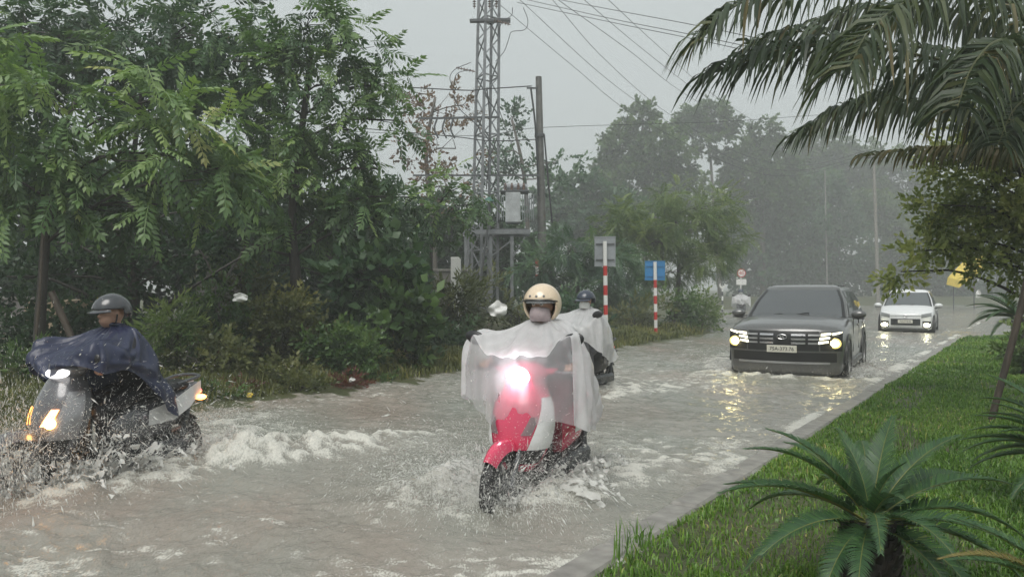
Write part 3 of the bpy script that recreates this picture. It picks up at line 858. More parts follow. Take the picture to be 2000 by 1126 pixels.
shr = [
    ('yellow green shrub at the far right end of the lawn', 12.5, (1995, 690, 35, 45), 'twig', 'bright', 0.30, 6.0),
    ('round bright green bush at the bend behind the blue sign', 27.0, (1368, 615, 36, 42), 'twig', 'bright', 0.40, 6.0),
    ('low dull bush at the foot of the blue sign', 25.0, (1235, 620, 60, 30), 'willow', 'olive', 0.5, 4.5),
    ('dark bush between the two signs', 26.0, (1310, 610, 55, 38), 'twig', 'mid', 0.45, 4.5),
    ('ragged bush behind the white poncho rider', 22.0, (1130, 620, 60, 45), 'twig', 'blue', 0.40, 5.0),
    ('scrubby bush below the transformer platform', 23.0, (1010, 610, 60, 45), 'twig', 'olive', 0.40, 4.0),
    ('dry weedy bush at the lattice tower foot', 24.0, (930, 590, 50, 60), 'willow', 'olive', 0.5, 4.0),
    ('dark purple shaded bush left of the centre rider', 17.0, (850, 670, 75, 60), 'twig', 'deep', 0.36, 7.0),
    ('broad leaved dark shrub with large pale topped leaves', 14.2, (740, 525, 85, 45), 'bigleaf', 'deep', 0.42, 5.0),
    ('broad leaved shrub lower down beside the olive bush', 13.8, (790, 600, 70, 60), 'bigleaf', 'mid', 0.36, 4.5),
    ('grassy shrub in front of the grey wall end', 18.0, (880, 580, 40, 60), 'willow', 'olive', 0.5, 5.0),
    ('big rounded olive bush under the layered tree', 13.0, (560, 640, 100, 80), 'twig', 'olive', 0.30, 8.0),
    ('sprawling olive bush reaching out toward the water', 12.6, (670, 680, 90, 55), 'twig', 'mid', 0.28, 8.0),
    ('low bush trailing to the verge left of the centre rider', 13.6, (745, 705, 55, 35), 'twig', 'olive', 0.28, 7.0),
    ('dark bush tangled under the slanting branches', 12.8, (430, 630, 80, 70), 'twig', 'mid', 0.30, 8.0),
    ('fresh green bush right behind the rider in dark blue', 11.8, (345, 630, 55, 50), 'willow', 'bright', 0.30, 8.0),
    ('dusky bush behind the tail of the left scooter', 11.6, (410, 700, 80, 50), 'twig', 'olive', 0.28, 8.0),
    ('weedy shrub with small pale leaves on the verge edge', 11.6, (540, 735, 70, 35), 'twig', 'olive', 0.26, 7.0),
    ('dark hedge of leaves behind the handlebar of the left scooter', 12.6, (60, 650, 90, 70), 'twig', 'deep', 0.34, 8.0),
    ('low green weeds at the frame edge beside the water', 10.8, (30, 735, 70, 40), 'willow', 'mid', 0.30, 7.0),
    ('shadowy bush between the two tree trunks', 13.4, (190, 640, 80, 70), 'twig', 'deep', 0.34, 7.0),
    ('bushy undergrowth below the slanting brace pole', 11.6, (180, 725, 80, 40), 'twig', 'deep', 0.28, 7.0),
    ('pale twiggy undergrowth behind the white plastic bag', 15.5, (470, 555, 90, 60), 'willow', 'olive', 0.45, 4.0),
    ('dark undergrowth in the gap right of the layered tree trunk', 16.5, (690, 600, 80, 70), 'twig', 'deep', 0.40, 7.0),
    ('leafy weeds spilling to the water below the olive bush', 11.2, (590, 760, 60, 22), 'twig', 'olive', 0.22, 7.0),
    ('dark weeds at the waterline behind the left scooter wheel', 10.3, (405, 775, 55, 22), 'twig', 'mid', 0.22, 7.0),
    ('bushy weeds at the waterline in the middle of the verge', 12.4, (720, 740, 55, 25), 'twig', 'mid', 0.22, 7.0),
    ('low leafy clump nearest the centre rider on the verge', 14.4, (830, 715, 50, 25), 'twig', 'olive', 0.24, 7.0),
    ('tangled weeds low behind the navy poncho', 10.6, (300, 760, 60, 30), 'twig', 'olive', 0.22, 7.0),
    ('red stemmed weeds on the muddy verge', 11.7, (665, 755, 45, 18), 'willow', 'red', 0.22, 6.0),
    ('red leaved weeds behind the scooter tail lamp', 10.9, (450, 770, 50, 16), 'willow', 'red', 0.2, 6.0),
]
for k, (lab, Y, (px, py, r, ry), leaf, mt, size, dens) in enumerate(shr):
    p = W(px, py, Y); g = gh(p[0], p[1])
    base_py = 563 + (CAM_H - g) / Y * FPX
    ry2 = ry
    # several lobes so that no bush is one ball, reaching down to the ground
    rr = np.random.default_rng(200 + k)
    lobes = [(px + rr.uniform(-.25, .25) * r, py, r * .7, ry * .8)]
    for q in range(4):
        lobes.append((px + rr.uniform(-.7, .7) * r, py + rr.uniform(-.45, .5) * ry, r * rr.uniform(.35, .6), ry * rr.uniform(.4, .65)))
    if base_py > py + ry * .9:
        for q in range(3):
            lobes.append((px + rr.uniform(-.8, .8) * r, base_py - ry * rr.uniform(.1, .5), r * .5, min(ry * .6, (base_py - py) * .5)))
    make_tree('shrub', lab, 'shrub', Y, lobes, [(px, base_py), (px + 5, (py + base_py) / 2), (px, py - ry * .2)], 0.035, leaf, LM[mt], BD, size, dens, 300 + k, 'roadside undergrowth', 6, 0.3, 0.15, depth=0.8, twig=0.008, ntw=0.2)
# --- the small leaved tree overhanging from the right
make_tree('small_leaved_tree', 'small leaved tree leaning in below the palm fronds beside the lawn', 'tree', 9.6,
          [(1905, 360, 70, 50), (1965, 290, 60, 50), (1855, 310, 45, 35), (1985, 420, 60, 55), (1900, 440, 65, 45), (1840, 400, 45, 35), (1950, 490, 55, 35), (1830, 465, 40, 22), (1800, 490, 25, 14), (1895, 510, 35, 18), (1980, 530, 35, 20), (1930, 250, 50, 35), (1760, 530, 14, 10), (2060, 400, 80, 120), (2060, 250, 80, 90)],
          [(2100, 780), (2090, 600), (2040, 430), (1990, 330)], 0.09, 'twig_hi', LM['edge'], BD, 0.26, 12.0, 41, None, 7, 0.5, 0.25, twig=0.006, tint0=0.26)
# ------------------------------------------------------------------ lattice tower with transformer platform
TY = 30.0
def tower():
    b = W(945, 600, TY); gz = gh(b[0], b[1]); base = np.array([b[0], b[1], gz])
    root = empty('lattice_tower', base)
    tag(root, 'tall grey steel lattice power tower rising out of the frame', 'tower')
    H = 14.5
    def corner(z, k):
        w = 0.50 - 0.010 * z            # half width
        cx = 0.0 + 0.016 * z
        sx, sy = [(-1, -1), (1, -1), (1, 1), (-1, 1)][k]
        c, s = math.cos(0.55), math.sin(0.55)
        return np.array([cx + w * (sx * c - sy * s) * .74, w * (sx * s + sy * c), z])
    for k in range(4):
        mb = MB(); mb.bar(corner(0, k), corner(H, k), 0.105, 0.105)
        mb.build('leg', M['steel'], root, False)
    zs = np.arange(0.3, H - 0.3, 0.72)
    for i, z in enumerate(zs[:-1]):
        for k in range(4):
            k2 = (k + 1) % 4
            a, c = (corner(z, k), corner(zs[i + 1], k2)) if i % 2 else (corner(z, k2), corner(zs[i + 1], k))
            MB().bar(a, c, 0.045, 0.03).build('brace', M['steel'], root, False)
        if i % 3 == 0:
            for k in range(4):
                MB().bar(corner(z, k), corner(z, (k + 1) % 4), 0.05, 0.04).build('tie', M['steel'], root, False)
    # cross arm and strain insulators
    za = 10.9
    arm = MB(); arm.bar((-0.5, -0.55, za), (1.0, -0.65, za), 0.09); arm.bar((-0.5, -0.42, za), (1.0, -0.42, za), 0.09)
    arm.build('cross_arm', M['steel_dark'], root, False)
    def insul(a, bb, n=6, r=0.075):
        a = np.array(a); bb = np.array(bb)
        mb = MB(); mb.tube([a, bb], 0.02, 6)
        d = (bb - a) / np.linalg.norm(bb - a)
        for q in np.linspace(0.12, 0.88, n):
            c = a + (bb - a) * q
            mb.tube([c - d * .025, c, c + d * .02], [0.02, r, 0.025], 10)
        mb.build('insulator', M['porcelain'], root)
    insul((0.35, -0.6, za), (1.0, -0.75, za - 0.22)); insul((0.2, -0.6, za + 1.2), (1.2, -0.8, za + 1.45)); insul((-0.3, -0.6, za - 1.9), (-1.0, -0.6, za - 1.75))
    for px in (928, 957, 970):
        p = W(px, 70, TY) - base
        insul((p[0], -0.65, 11.3), (p[0], -0.65, 12.0), 7, 0.07)
    # lower arm with fuse gear to the left
    zl = 7.3
    MB().bar((-2.4, -0.5, zl), (0.6, -0.5, zl + 0.05), 0.07).build('cross_arm', M['steel_dark'], root, False)
    for x in (-1.7, -1.4, -1.1):
        insul((x, -0.5, zl + 0.05), (x + .05, -0.5, zl + 0.45), 4, 0.06)
        MB().tube(catmull([(x, -0.55, zl), (x - .1, -.6, zl - .4), (x + .05, -.6, zl - .75)], 8), 0.035, 6).build('fuse_link', M['steel_dark'], root)
    zl = 5.2
    MB().bar((-2.6, -0.5, zl), (2.1, -0.5, zl), 0.06).build('cross_arm', M['steel_dark'], root, False)
    return root, base
tower_root, TB = tower()

def platform():
    base = TB + np.array([0.0, -0.9, 0.0]); base[2] = gh(base[0], base[1])
    root = empty('transformer_platform', base)
    tag(root, 'galvanised steel trestle platform carrying the transformer', 'platform')
    def L(px, py): return W(px, py, base[1]) - base
    for px in (910, 958, 1000):
        for dy in (0, 1.3):
            p = L(px, 450); MB().bar((p[0], dy, -0.1), (p[0], dy, p[2] if px != 910 else p[2] + .55), 0.12).build('leg', M['steel'], root, False)
    a, c = L(903, 453), L(1036, 447)
    for dy in (-0.1, 1.4):
        MB().box(((a[0] + c[0]) / 2, dy, a[2]), (c[0] - a[0], 0.10, 0.16)).build('beam', M['steel'], root, False)
    MB().box(((a[0] + c[0]) / 2 + .5, 0.65, a[2] + 0.105), (c[0] - a[0] - 1.2, 1.4, 0.05)).build('deck', M['steel_dark'], root, False)
    for (x0, y0, x1, y1) in [(912, 470, 956, 500), (912, 545, 956, 508), (912, 550, 956, 580), (912, 572, 956, 572), (912, 500, 935, 460), (1000, 505, 1030, 455), (912, 600, 935, 585), (960, 500, 998, 470)]:
        p, q = L(x0, y0), L(x1, y1)
        MB().bar((p[0], -0.07, p[2]), (q[0], -0.07, q[2]), 0.06, 0.04).build('brace', M['steel'], root, False)
    # transformer stands on the platform
    t0 = L(1004, 440); tb = base + np.array([t0[0], 0.6, t0[2] + 0.06])
    tr = empty('transformer', tb)
    tag(tr, 'grey oil filled transformer with ribbed cooling fins on the steel platform', 'transformer')
    m = MB(); m.box((-0.04, -0.05, 0.62), (0.56, 0.75, 1.12), None, 0.03); m.build('tank', mat_plain('transformer_grey', (0.42, 0.44, 0.45), 0.5, 0.1, 0.2, 4), tr)
    for s, x0, n in ((1, 0.28, 7), (-1, -0.36, 4)):
        for k in range(n):
            MB().box((x0 + s * 0.03 + s * k * 0.068, -0.05, 0.62), (0.022, 0.70, 0.95), None, 0.005).build('cooling_fin', M['sign_grey'], tr)
    MB().box((0.02, 0, 1.22), (1.05, 0.85, 0.07), None, 0.02).build('lid', M['steel_dark'], tr)
    for x in (-0.32, -0.08, 0.16, 0.36):
        q = MB(); q.lathe([(0.001, 1.55), (0.03, 1.55), (0.035, 1.48), (0.07, 1.46), (0.035, 1.43), (0.07, 1.40), (0.035, 1.37), (0.07, 1.33), (0.04, 1.30), (0.05, 1.255)], 12, 'z', (x, -0.1, 0)); q.build('bushing', M['porcelain'], tr)
    q = MB(); q.lathe([(0.0, -0.4), (0.14, -0.4), (0.14, 0.4), (0.0, 0.4)], 14, 'x', (0.1, 0.25, 1.42)); q.build('oil_drum', M['sign_grey'], tr)
    # street lamp head on its own curved pole
    lp = empty('lamp_post', base + np.array([L(950, 600)[0], -0.5, 0])); tag(lp, 'dark curved lamp post with a green shade in front of the tower', 'lamp post')
    f = lambda px, py: W(px, py, base[1] - .5) - np.array(lp.location)
    MB().tube(catmull([f(935, 640), f(938, 560), f(948, 480), f(956, 420), f(955, 396)], 18), 0.045, 8).build('post', M['steel_dark'], lp)
    c = f(955, 392); q = MB(); q.lathe([(0.0, 0.14), (0.05, 0.13), (0.15, 0.06), (0.20, -0.03), (0.19, -0.04), (0.0, -0.04)], 16, 'z', c); q.build('shade', mat_plain('green_enamel', (0.04, 0.13, 0.10), 0.3), lp)
platform()

# ------------------------------------------------------------------ poles
def pole(name, label, px_top, py_top, px_bot, Y, r0, r1, mat, extra=None):
    t = W(px_top, py_top, Y); bx = (px_bot - 1000) / FPX * Y; g = gh(bx, Y)
    root = empty(name, (bx, Y, g)); tag(root, label, 'pole')
    top = t - np.array([bx, Y, g])
    MB().tube([np.array([0, 0, -0.1]), top * .5, top], [r0, (r0 + r1) / 2, r1], 12).build('post', mat, root)
    return root, top
pr, pt = pole('concrete_pole', 'dark weathered concrete pole standing right of the lattice tower', 1052, 150, 1062, 30.0, 0.19, 0.115, M['concrete_dark'])
MB().box(pt + np.array([-0.25, -0.1, -0.45]), (0.4, 0.06, 0.06)).build('bracket', M['steel_dark'], pr, False)
MB().tube(catmull([pt + np.array([-0.3, -.2, -.45]), pt + np.array([-0.12, -.2, -2.0]), pt + np.array([0.0, -.2, -4.5])], 10), 0.04, 6).build('down_cable', M['cable'], pr)
MB().tube(catmull([pt + np.array([0.2, -.2, -2.2]), pt + np.array([0.32, -.2, -3.6]), pt + np.array([0.5, -.2, -5.5])], 10), 0.035, 6).build('down_cable', M['cable'], pr)
MB().box(pt + np.array([0.03, 0, -2.2]), (0.36, 0.36, 0.1)).build('strap', M['steel_dark'], pr, False)
pr2, pt2 = pole('utility_pole', 'pale slim utility pole faint in the rain beyond the white car', 1706, 300, 1716, 52.0, 0.13, 0.085, M['concrete'])
MB().box(pt2 + np.array([0, -.15, -0.3]), (1.6, 0.09, 0.09)).build('cross_arm', M['steel_dark'], pr2, False)
pr3, pt3 = pole('utility_pole', 'faint far utility pole nearly lost against the hazy trees', 1611, 330, 1616, 95.0, 0.09, 0.06, M['concrete'])

# ------------------------------------------------------------------ wires, each its own cable
def wire(label, pts, r=0.011, name='power_line', cat='cable', group='overhead power lines', n=28):
    P = catmull(np.array(pts), n); c = P[0].copy()
    o = MB().tube(P - c, r, 5).build(name, M['cable'], None)
    o.location = c
    tag(o, label, cat, group)
def wpx(*pts): return [W(a, b, y) for a, b, y in pts]
wire('lowest steep power line crossing the sky from the tower top', wpx((965, 0, 30), (1120, 130, 38), (1250, 232, 46), (1450, 330, 54), (1560, 342, 58), (1690, 308, 52)))
wire('second steep power line from the tower top', wpx((1010, -5, 30), (1180, 150, 38), (1300, 235, 46), (1450, 318, 54), (1570, 332, 58), (1700, 300, 52)))
wire('third steep power line that begins above the frame', wpx((1075, -5, 30), (1180, 115, 36), (1310, 225, 44), (1460, 305, 52), (1580, 322, 57), (1702, 292, 52)))
wire('fourth steep power line over the round crowned tree', wpx((1090, 0, 30), (1230, 100, 38), (1340, 185, 46), (1480, 262, 60), (1600, 300, 66)), 0.012)
wire('fifth steep power line passing over the pointed hazy tree', wpx((1135, -5, 30), (1260, 100, 40), (1380, 190, 50), (1500, 255, 62), (1610, 296, 66)), 0.012)
wire('last steep power line nearest the palm frond tip', wpx((1183, -5, 30), (1280, 85, 40), (1400, 190, 52), (1520, 262, 62), (1612, 300, 66)), 0.012)
wire('topmost shallow power line running into the palm fronds', wpx((1020, -14, 30), (1200, 20, 26), (1400, 58, 22), (1600, 105, 19), (2100, 240, 15)), 0.010)
wire('middle shallow power line running into the palm fronds', wpx((1030, 0, 30), (1200, 38, 26), (1400, 78, 22), (1600, 125, 19), (2100, 265, 15)), 0.010)
wire('bottom shallow power line running into the palm fronds', wpx((1010, 5, 30), (1200, 45, 26), (1400, 86, 22), (1600, 135, 19), (2100, 285, 15)), 0.010)
wire('long level cable low across the sky behind the concrete pole', wpx((640, 255, 34), (930, 265, 34), (1060, 249, 34), (1400, 238, 40), (1580, 226, 42), (1760, 215, 44)), 0.012)
wire('thick level cable from the left trees to the concrete pole', wpx((700, 165, 30), (900, 176, 29.4), (945, 174, 29.3), (1038, 168, 30)), 0.022)
wire('lower level cable from the left trees to the concrete pole', wpx((700, 250, 30), (880, 266, 29.4), (960, 275, 29.3), (1052, 272, 30)), 0.018)
wire('looped jumper cable hanging beside the insulators', wpx((1001, 15, 29.2), (999, 30, 29.2), (980, 45, 29.2), (972, 70, 29.2)), 0.013)
wire('big looped jumper cable beyond the strain insulator', wpx((1022, 15, 29.2), (1031, 40, 29.2), (1025, 58, 29.2), (1000, 62, 29.2), (994, 75, 29.2), (985, 100, 29.2), (968, 120, 29.2)), 0.013)
wire('jumper cable arching left of the tower', wpx((920, 122, 29.2), (890, 135, 29.2), (879, 150, 29.2), (882, 168, 29.2)), 0.013)
wire('smaller jumper cable arching left of the tower', wpx((920, 136, 29.2), (896, 142, 29.2), (888, 155, 29.2), (892, 172, 29.2)), 0.013)
wire('sagging cable from the fuse arm down to the transformer', wpx((885, 185, 29.2), (900, 215, 29.2), (935, 250, 29.2), (960, 310, 29.0), (990, 372, 29.0)), 0.016)
wire('dark cable hanging straight down the tower front', wpx((951, 170, 29.2), (956, 230, 29.2), (955, 300, 29.0), (950, 370, 29.0)), 0.022)
wire('slanting stay wire right of the tower', wpx((970, 200, 29.4), (995, 270, 29.2), (1020, 335, 29.0)), 0.014)
wire('second slanting stay wire right of the tower', wpx((968, 270, 29.4), (990, 315, 29.2), (1008, 345, 29.0)), 0.013)

# ------------------------------------------------------------------ road signs on striped posts
def striped_post(root, top_z, r=0.045, seg=0.26, lean=0.0, start_white=True):
    z = -0.1; k = 0; n = int(math.ceil((top_z + 0.1) / seg))
    for k in range(n):
        z0 = -0.1 + k * seg; z1 = min(top_z, z0 + seg)
        white = (n - 1 - k) % 2 == 0
        MB().tube([(lean * z0, 0, z0), (lean * z1, 0, z1)], r, 12).build('post_band', M['white_paint' if white else 'red_paint'], root)
def sign_back(label, px_c, py_top, w, hh, Y, mat, top_extra, lean, seg, base_px, name='road_sign'):
    x = (base_px - 1000) / FPX * Y; g = gh(x, Y)
    root = empty(name, (x, Y, g), rad(-6)); tag(root, label, 'road sign')
    zt = CAM_H - (py_top - 563) / FPX * Y - g
    wm, hm = w / FPX * Y, hh / FPX * Y
    lx = lean * (zt - hm / 2)
    MB().box((lx, 0.075, zt - hm / 2), (wm, 0.012, hm), None, 0.004).build('plate', mat, root)
    fr = MB()
    fr.box((lx, 0.066, zt - 0.012), (wm + .01, 0.018, 0.024)); fr.box((lx, 0.066, zt - hm + 0.012), (wm + .01, 0.018, 0.024))
    fr.build('rim', mat, root, False)
    for q in (0.26, 0.78):
        MB().box((lx, 0.055, zt - hm * q), (wm * .88, 0.02, 0.035)).build('bracket', M['steel_dark'] if mat is not M['blue_paint'] else mat, root, False)
    # top length is white, stripes below
    z_w = zt - hm * 0.98
    MB().tube([(lean * z_w, 0, z_w), (lean * (zt - top_extra), 0, zt - top_extra)], 0.05, 12).build('post_band', M['white_paint'], root)
    k = 0; z1 = z_w
    while z1 > -0.1:
        z0 = max(-0.12, z1 - seg)
        MB().tube([(lean * z0, 0, z0), (lean * z1, 0, z1)], 0.05, 12).build('post_band', M['red_paint' if k % 2 == 0 else 'white_paint'], root)
        z1 = z0; k += 1
        if z0 <= -0.12: break
sign_back('taller road sign seen from its plain grey back on a red and white post', 1178, 461, 41, 59, 19.2, M['sign_grey'], 0.12, -0.012, 0.235, 1184)
sign_back('blue backed road sign on a red and white post', 1280, 509, 39, 38, 23.5, M['blue_paint'], 0.03, -0.012, 0.235, 1281)

def round_sign(label, px, py, rpx, Y, base_px):
    x = (base_px - 1000) / FPX * Y; g = gh(x, Y); s = Y / FPX
    root = empty('road_sign', (x, Y, g)); tag(root, label, 'road sign')
    zc = CAM_H - (py - 563) * s - g; r = rpx * s; dx = (px - base_px) * s
    MB().tube([(0, 0.05, -0.1), (dx, 0.05, zc + r)], 0.045, 8).build('post', M['white_paint'], root)
    MB().lathe([(0.0, -0.02), (r, -0.02), (r, 0.0), (0, 0.0)], 24, 'y', (dx, 0, zc)).build('disc', M['red_paint'], root)
    MB().lathe([(0.0, -0.03), (r * .8, -0.03), (r * .8, -0.021), (0, -0.021)], 24, 'y', (dx, 0, zc)).build('face', M['white_paint'], root)
    MB().box((dx, 0, zc - r * 2.05), (r * 2.3, 0.02, r * 1.3)).build('plate', M['white_paint'], root, False)
    return root, dx, zc, r
def text(name, s, size, mat, parent, loc, rotx=90, rz=0, ext=0.002, align='CENTER'):
    c = bpy.data.curves.new(name, 'FONT'); c.body = s; c.size = size; c.extrude = ext
    c.align_x = align; c.align_y = 'CENTER'
    me = eval_mesh(c, []); me.materials.clear(); me.materials.append(mat)
    o = link(name, me, parent); o.location = loc; o.rotation_euler = (rad(rotx), 0, rz)
    return o
rs, dx, zc, r = round_sign('round red rimmed speed limit sign with a white plate below', 1448, 533, 8.5, 50.0, 1446)
text('numerals', '40', r * 1.15, M['red_paint'], rs, (dx, -0.034, zc))
# forked reflector post
x = (1411 - 1000) / FPX * 50.0; g = gh(x, 50.0)
fk = empty('marker_post', (x, 50.0, g)); tag(fk, 'striped marker post topped by a white crescent plate', 'marker post')
zt = CAM_H - (560 - 563) / FPX * 50 - g
for k in range(6):
    z0 = k * zt / 6 - 0.02; MB().tube([(0, 0, z0), (0, 0, z0 + zt / 6)], 0.055, 8).build('post_band', M['white_paint' if k % 2 else 'steel_dark'], fk)
cr = MB(); aa = np.linspace(rad(150), rad(390), 20)
outer = np.stack([0.20 * np.cos(aa), 0 * aa, 0.20 * np.sin(aa)], 1); inner = np.stack([0.12 * np.cos(aa), 0 * aa, 0.06 + 0.13 * np.sin(aa)], 1)
cr.loft([outer + [0, -.02, zt + .1], inner + [0, -.02, zt + .1], inner + [0, .02, zt + .1], outer + [0, .02, zt + .1], outer + [0, -.02, zt + .1]], False); cr.build('crescent', M['white_paint'], fk)
# a stub of another striped post in the thicket
x = (1049 - 1000) / FPX * 28.6; g = gh(x, 28.6)
st = empty('marker_post', (x, 28.6, g)); tag(st, 'faded red and white post end poking from the thicket above the cream helmet', 'marker post')
for k in range(8):
    MB().tube([(0, 0, k * .28 - .1), (0, 0, k * .28 + .18)], 0.06, 10).build('post_band', M['red_paint' if k % 2 else 'white_paint'], st)

# ------------------------------------------------------------------ walls and clutter behind the verge
def slab(name, label, cat, px0, px1, py0, Y, mat, thick=0.15, coping=True, rz=0):
    x0, x1 = (px0 - 1000) / FPX * Y, (px1 - 1000) / FPX * Y
    c = (x0 + x1) / 2; g = gh(c, Y); z1 = CAM_H - (py0 - 563) / FPX * Y - g
    root = empty(name, (c, Y, g), rz); tag(root, label, cat)
    MB().box((0, 0, z1 / 2 - .1), (x1 - x0, thick, z1 + .2), None, 0.01).build('panel', mat, root)
    if coping:
        MB().box((0, 0, z1 + 0.035), (x1 - x0 + .06, thick + .08, 0.07), None, 0.01).build('coping', M['concrete'], root)
    return root
slab('garden_wall', 'low grey rendered wall end left of the tower legs', 'wall', 848, 912, 530, 23.0, M['grey_wall'])
slab('garden_wall', 'grey wall panel glimpsed through the bare slanting branches', 'wall', 385, 470, 495, 19.5, M['grey_wall'])
slab('garden_wall', 'dim grey wall behind the left trees', 'wall', -60, 75, 585, 17.5, M['grey_wall'])
slab('hut', 'tan plastered hut wall behind the slanting brace pole', 'hut', 92, 172, 585, 17.0, M['tan'], 1.6, False)
slab('gate_pillar', 'white painted pillar cap on the grey wall beside the tower', 'pillar', 881, 900, 502, 22.6, M['white_paint'], 0.25, False)
def crumple(name, label, cat, px, py, w, hh, Y, mat, seed, n=14):
    rng = np.random.default_rng(seed)
    c = W(px, py, Y); s = Y / FPX
    gx, gz = np.meshgrid(np.linspace(-1, 1, 9), np.linspace(-1, 1, 7)); mb = MB()
    ex = 1 + .35 * vnoise(gx * 1.7 + seed, gz * 1.7, seed); ez = 1 + .3 * vnoise(gx * 1.5, gz * 1.9 + seed, seed + 2)
    gx, gz = gx * np.sqrt(1 - gz ** 2 / 2), gz * np.sqrt(1 - gx ** 2 / 2)
    V = np.stack([(gx * ex * w * s).ravel(), (w * s * .5 * vnoise(gx * 2.2 + seed, gz * 2.2, seed + 5)).ravel(), ((gz * ez * .95 - .2 * gx * gx) * hh * s).ravel()], 1)
    mb.add(V, [(j * 9 + i, j * 9 + i + 1, (j + 1) * 9 + i + 1, (j + 1) * 9 + i) for j in range(6) for i in range(8)])
    me = eval_mesh(mb.mesh(name), [('SOLIDIFY', dict(thickness=.02)), ('SUBSURF', dict(levels=1))])
    me.materials.clear(); me.materials.append(mat)
    o = link(name, me); o.location = c
    tag(o, label, cat)
crumple('plastic_bag', 'white plastic bag snagged in the bushes under the layered tree', 'bag', 468, 580, 16, 9, 11.9, M['bag'], 3)
crumple('sack', 'pale crumpled sacking heaped beside the tower foot', 'sack', 972, 603, 20, 16, 20.5, M['bag'], 5)
crumple('litter', 'small white scrap of litter at the water edge', 'litter', 687, 741, 6, 4, 11.4, M['bag'], 7)
crumple('litter', 'small yellow scrap of litter on the verge', 'litter', 487, 771, 6, 5, 10.4, M['yellow'], 8)
crumple('white_bag', 'small white bundle by the far roadside under the yellow awning', 'bag', 1911, 574, 6, 8, 60.0, M['white_paint'], 9)
# yellow awning of a far roadside stall
a = W(1898, 533, 55.0); g = gh(a[0], a[1])
aw = empty('stall_awning', (a[0], a[1], g)); tag(aw, 'tilted yellow awning of a far roadside stall', 'awning')
p0, p1, p2, p3 = [W(q[0], q[1], 55.0) - np.array([a[0], a[1], g]) for q in ((1873, 562), (1876, 548), (1922, 500), (1924, 522))]
dpt = np.array([0, 1.6, 0.25])
q = MB(); q.loft([[p0, p1, p2, p3], [k + dpt for k in (p0, p1, p2, p3)]], True); q.build('sheet', M['yellow'], aw, False)
for kx in (0.1, 0.9):
    b = p0 + (p3 - p0) * kx; MB().tube([(b[0], 1.0, -0.1), (b[0], 1.0, b[2])], 0.04, 6).build('prop', M['steel_dark'], aw)
# prop poles tied to the big left tree
def stick(label, a, b, Y, r, Y2=None):
    p, q = W(*a, Y), W(*b, Y2 or Y); p[2] = gh(p[0], p[1]) - 0.1
    o = MB().tube(catmull([np.zeros(3), (q - p) * .5 + [0.02, 0, 0], q - p], 8), [r] * 8, 8).build('support_stake', M['bamboo'], None); o.location = p
    tag(o, label, 'stake')
stick('thin pale stake leaning against the big left tree trunk', (62, 745), (86, 430), 11.3, 0.022)
stick('dark slanting brace pole behind the rider in dark blue', (175, 735), (100, 570), 11.4, 0.05)
stick('dark prop pole leaning on the lawn under the small leaved tree', (1930, 825), (2040, 400), 8.1, 0.035)
for k, (a, b, lab) in enumerate([((430, 600), (380, 470), 'bare dead branch slanting left under the layered tree'), ((330, 590), (560, 455), 'long bare branch slanting up to the layered tree'), ((400, 610), (480, 480), 'thin bare twig crossing the long slanting branch')]):
    p, q = W(*a, 13.2), W(*b, 14.0)
    o = MB().tube(catmull([np.zeros(3), (q - p) * .5 + [0.05, 0, .08], q - p], 8), np.linspace(.03, .012, 8), 6).build('dead_branch', BD, None); o.location = p
    tag(o, lab, 'branch')
# ------------------------------------------------------------------ grass
def blades(P, L, Wd, rng, lean=0.55):
    n = len(P); a = rng.uniform(0, 2 * PI, n); b = a + rng.normal(0, .5, n)
    side = np.stack([np.cos(a), np.sin(a), 0 * a], 1); out = np.stack([-np.sin(b), np.cos(b), 0 * b], 1)
    ln = np.abs(rng.normal(lean, .3, n))
    mid = P + out * (L * ln * .35)[:, None]; mid[:, 2] += L * .6
    tip = P + out * (L * ln)[:, None]; tip[:, 2] += L * np.clip(1.05 - .45 * ln, .35, 1)
    w = Wd[:, None] / 2
    V = np.stack([P - side * w, P + side * w, mid - side * w * .8, mid + side * w * .8, tip], 1).reshape(-1, 3)
    k = (np.arange(n) * 5)[:, None]
    F = np.concatenate([k + [[0, 1, 3]], k + [[0, 3, 2]], k + [[2, 3, 4]]]).astype(int)
    return V, F
def grass_field(name, label, poly_fn, nsamp, xr, yr, dens_fn, seed, mat, Lr, wr, tint_fn):
    rng = np.random.default_rng(seed)
    P, Ls, Ws, Ts = [], [], [], []
    for (y0, y1) in zip(yr[:-1], yr[1:]):
        ym = (y0 + y1) / 2
        x0, x1 = xr(ym)
        n = int(dens_fn(ym) * (x1 - x0) * (y1 - y0))
        x = rng.uniform(x0, x1, n); y = rng.uniform(y0, y1, n)
        keep = poly_fn(x, y, rng); x, y = x[keep], y[keep]
        z = ground_h(x, y)
        P.append(np.stack([x, y, z - .005], 1))
        s = max(1.0, ym / 7.0)
        hn = 0.75 + 0.5 * fbm(x * 1.3, y * 1.3, seed, 3)
        Ls.append(rng.uniform(*Lr, len(x)) * hn * (1 + .12 * (s - 1))); Ws.append(rng.uniform(*wr, len(x)) * s ** .9); Ts.append(tint_fn(x, y, rng))
    P = np.concatenate(P); V, F = blades(P, np.concatenate(Ls), np.concatenate(Ws), rng)
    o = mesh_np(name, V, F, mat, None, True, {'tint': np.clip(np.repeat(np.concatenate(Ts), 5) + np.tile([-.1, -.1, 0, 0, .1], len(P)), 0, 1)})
    tag(o, label, 'grass', None, 'stuff')
LM['lawn'] = mat_leaf('lawn_blade', [(0.0, (0.020, 0.045, 0.010)), (0.35, (0.050, 0.105, 0.018)), (0.65, (0.095, 0.165, 0.028)), (0.85, (0.16, 0.20, 0.045)), (1.0, (0.26, 0.22, 0.10))], 0.35, 0.3, 2.0)
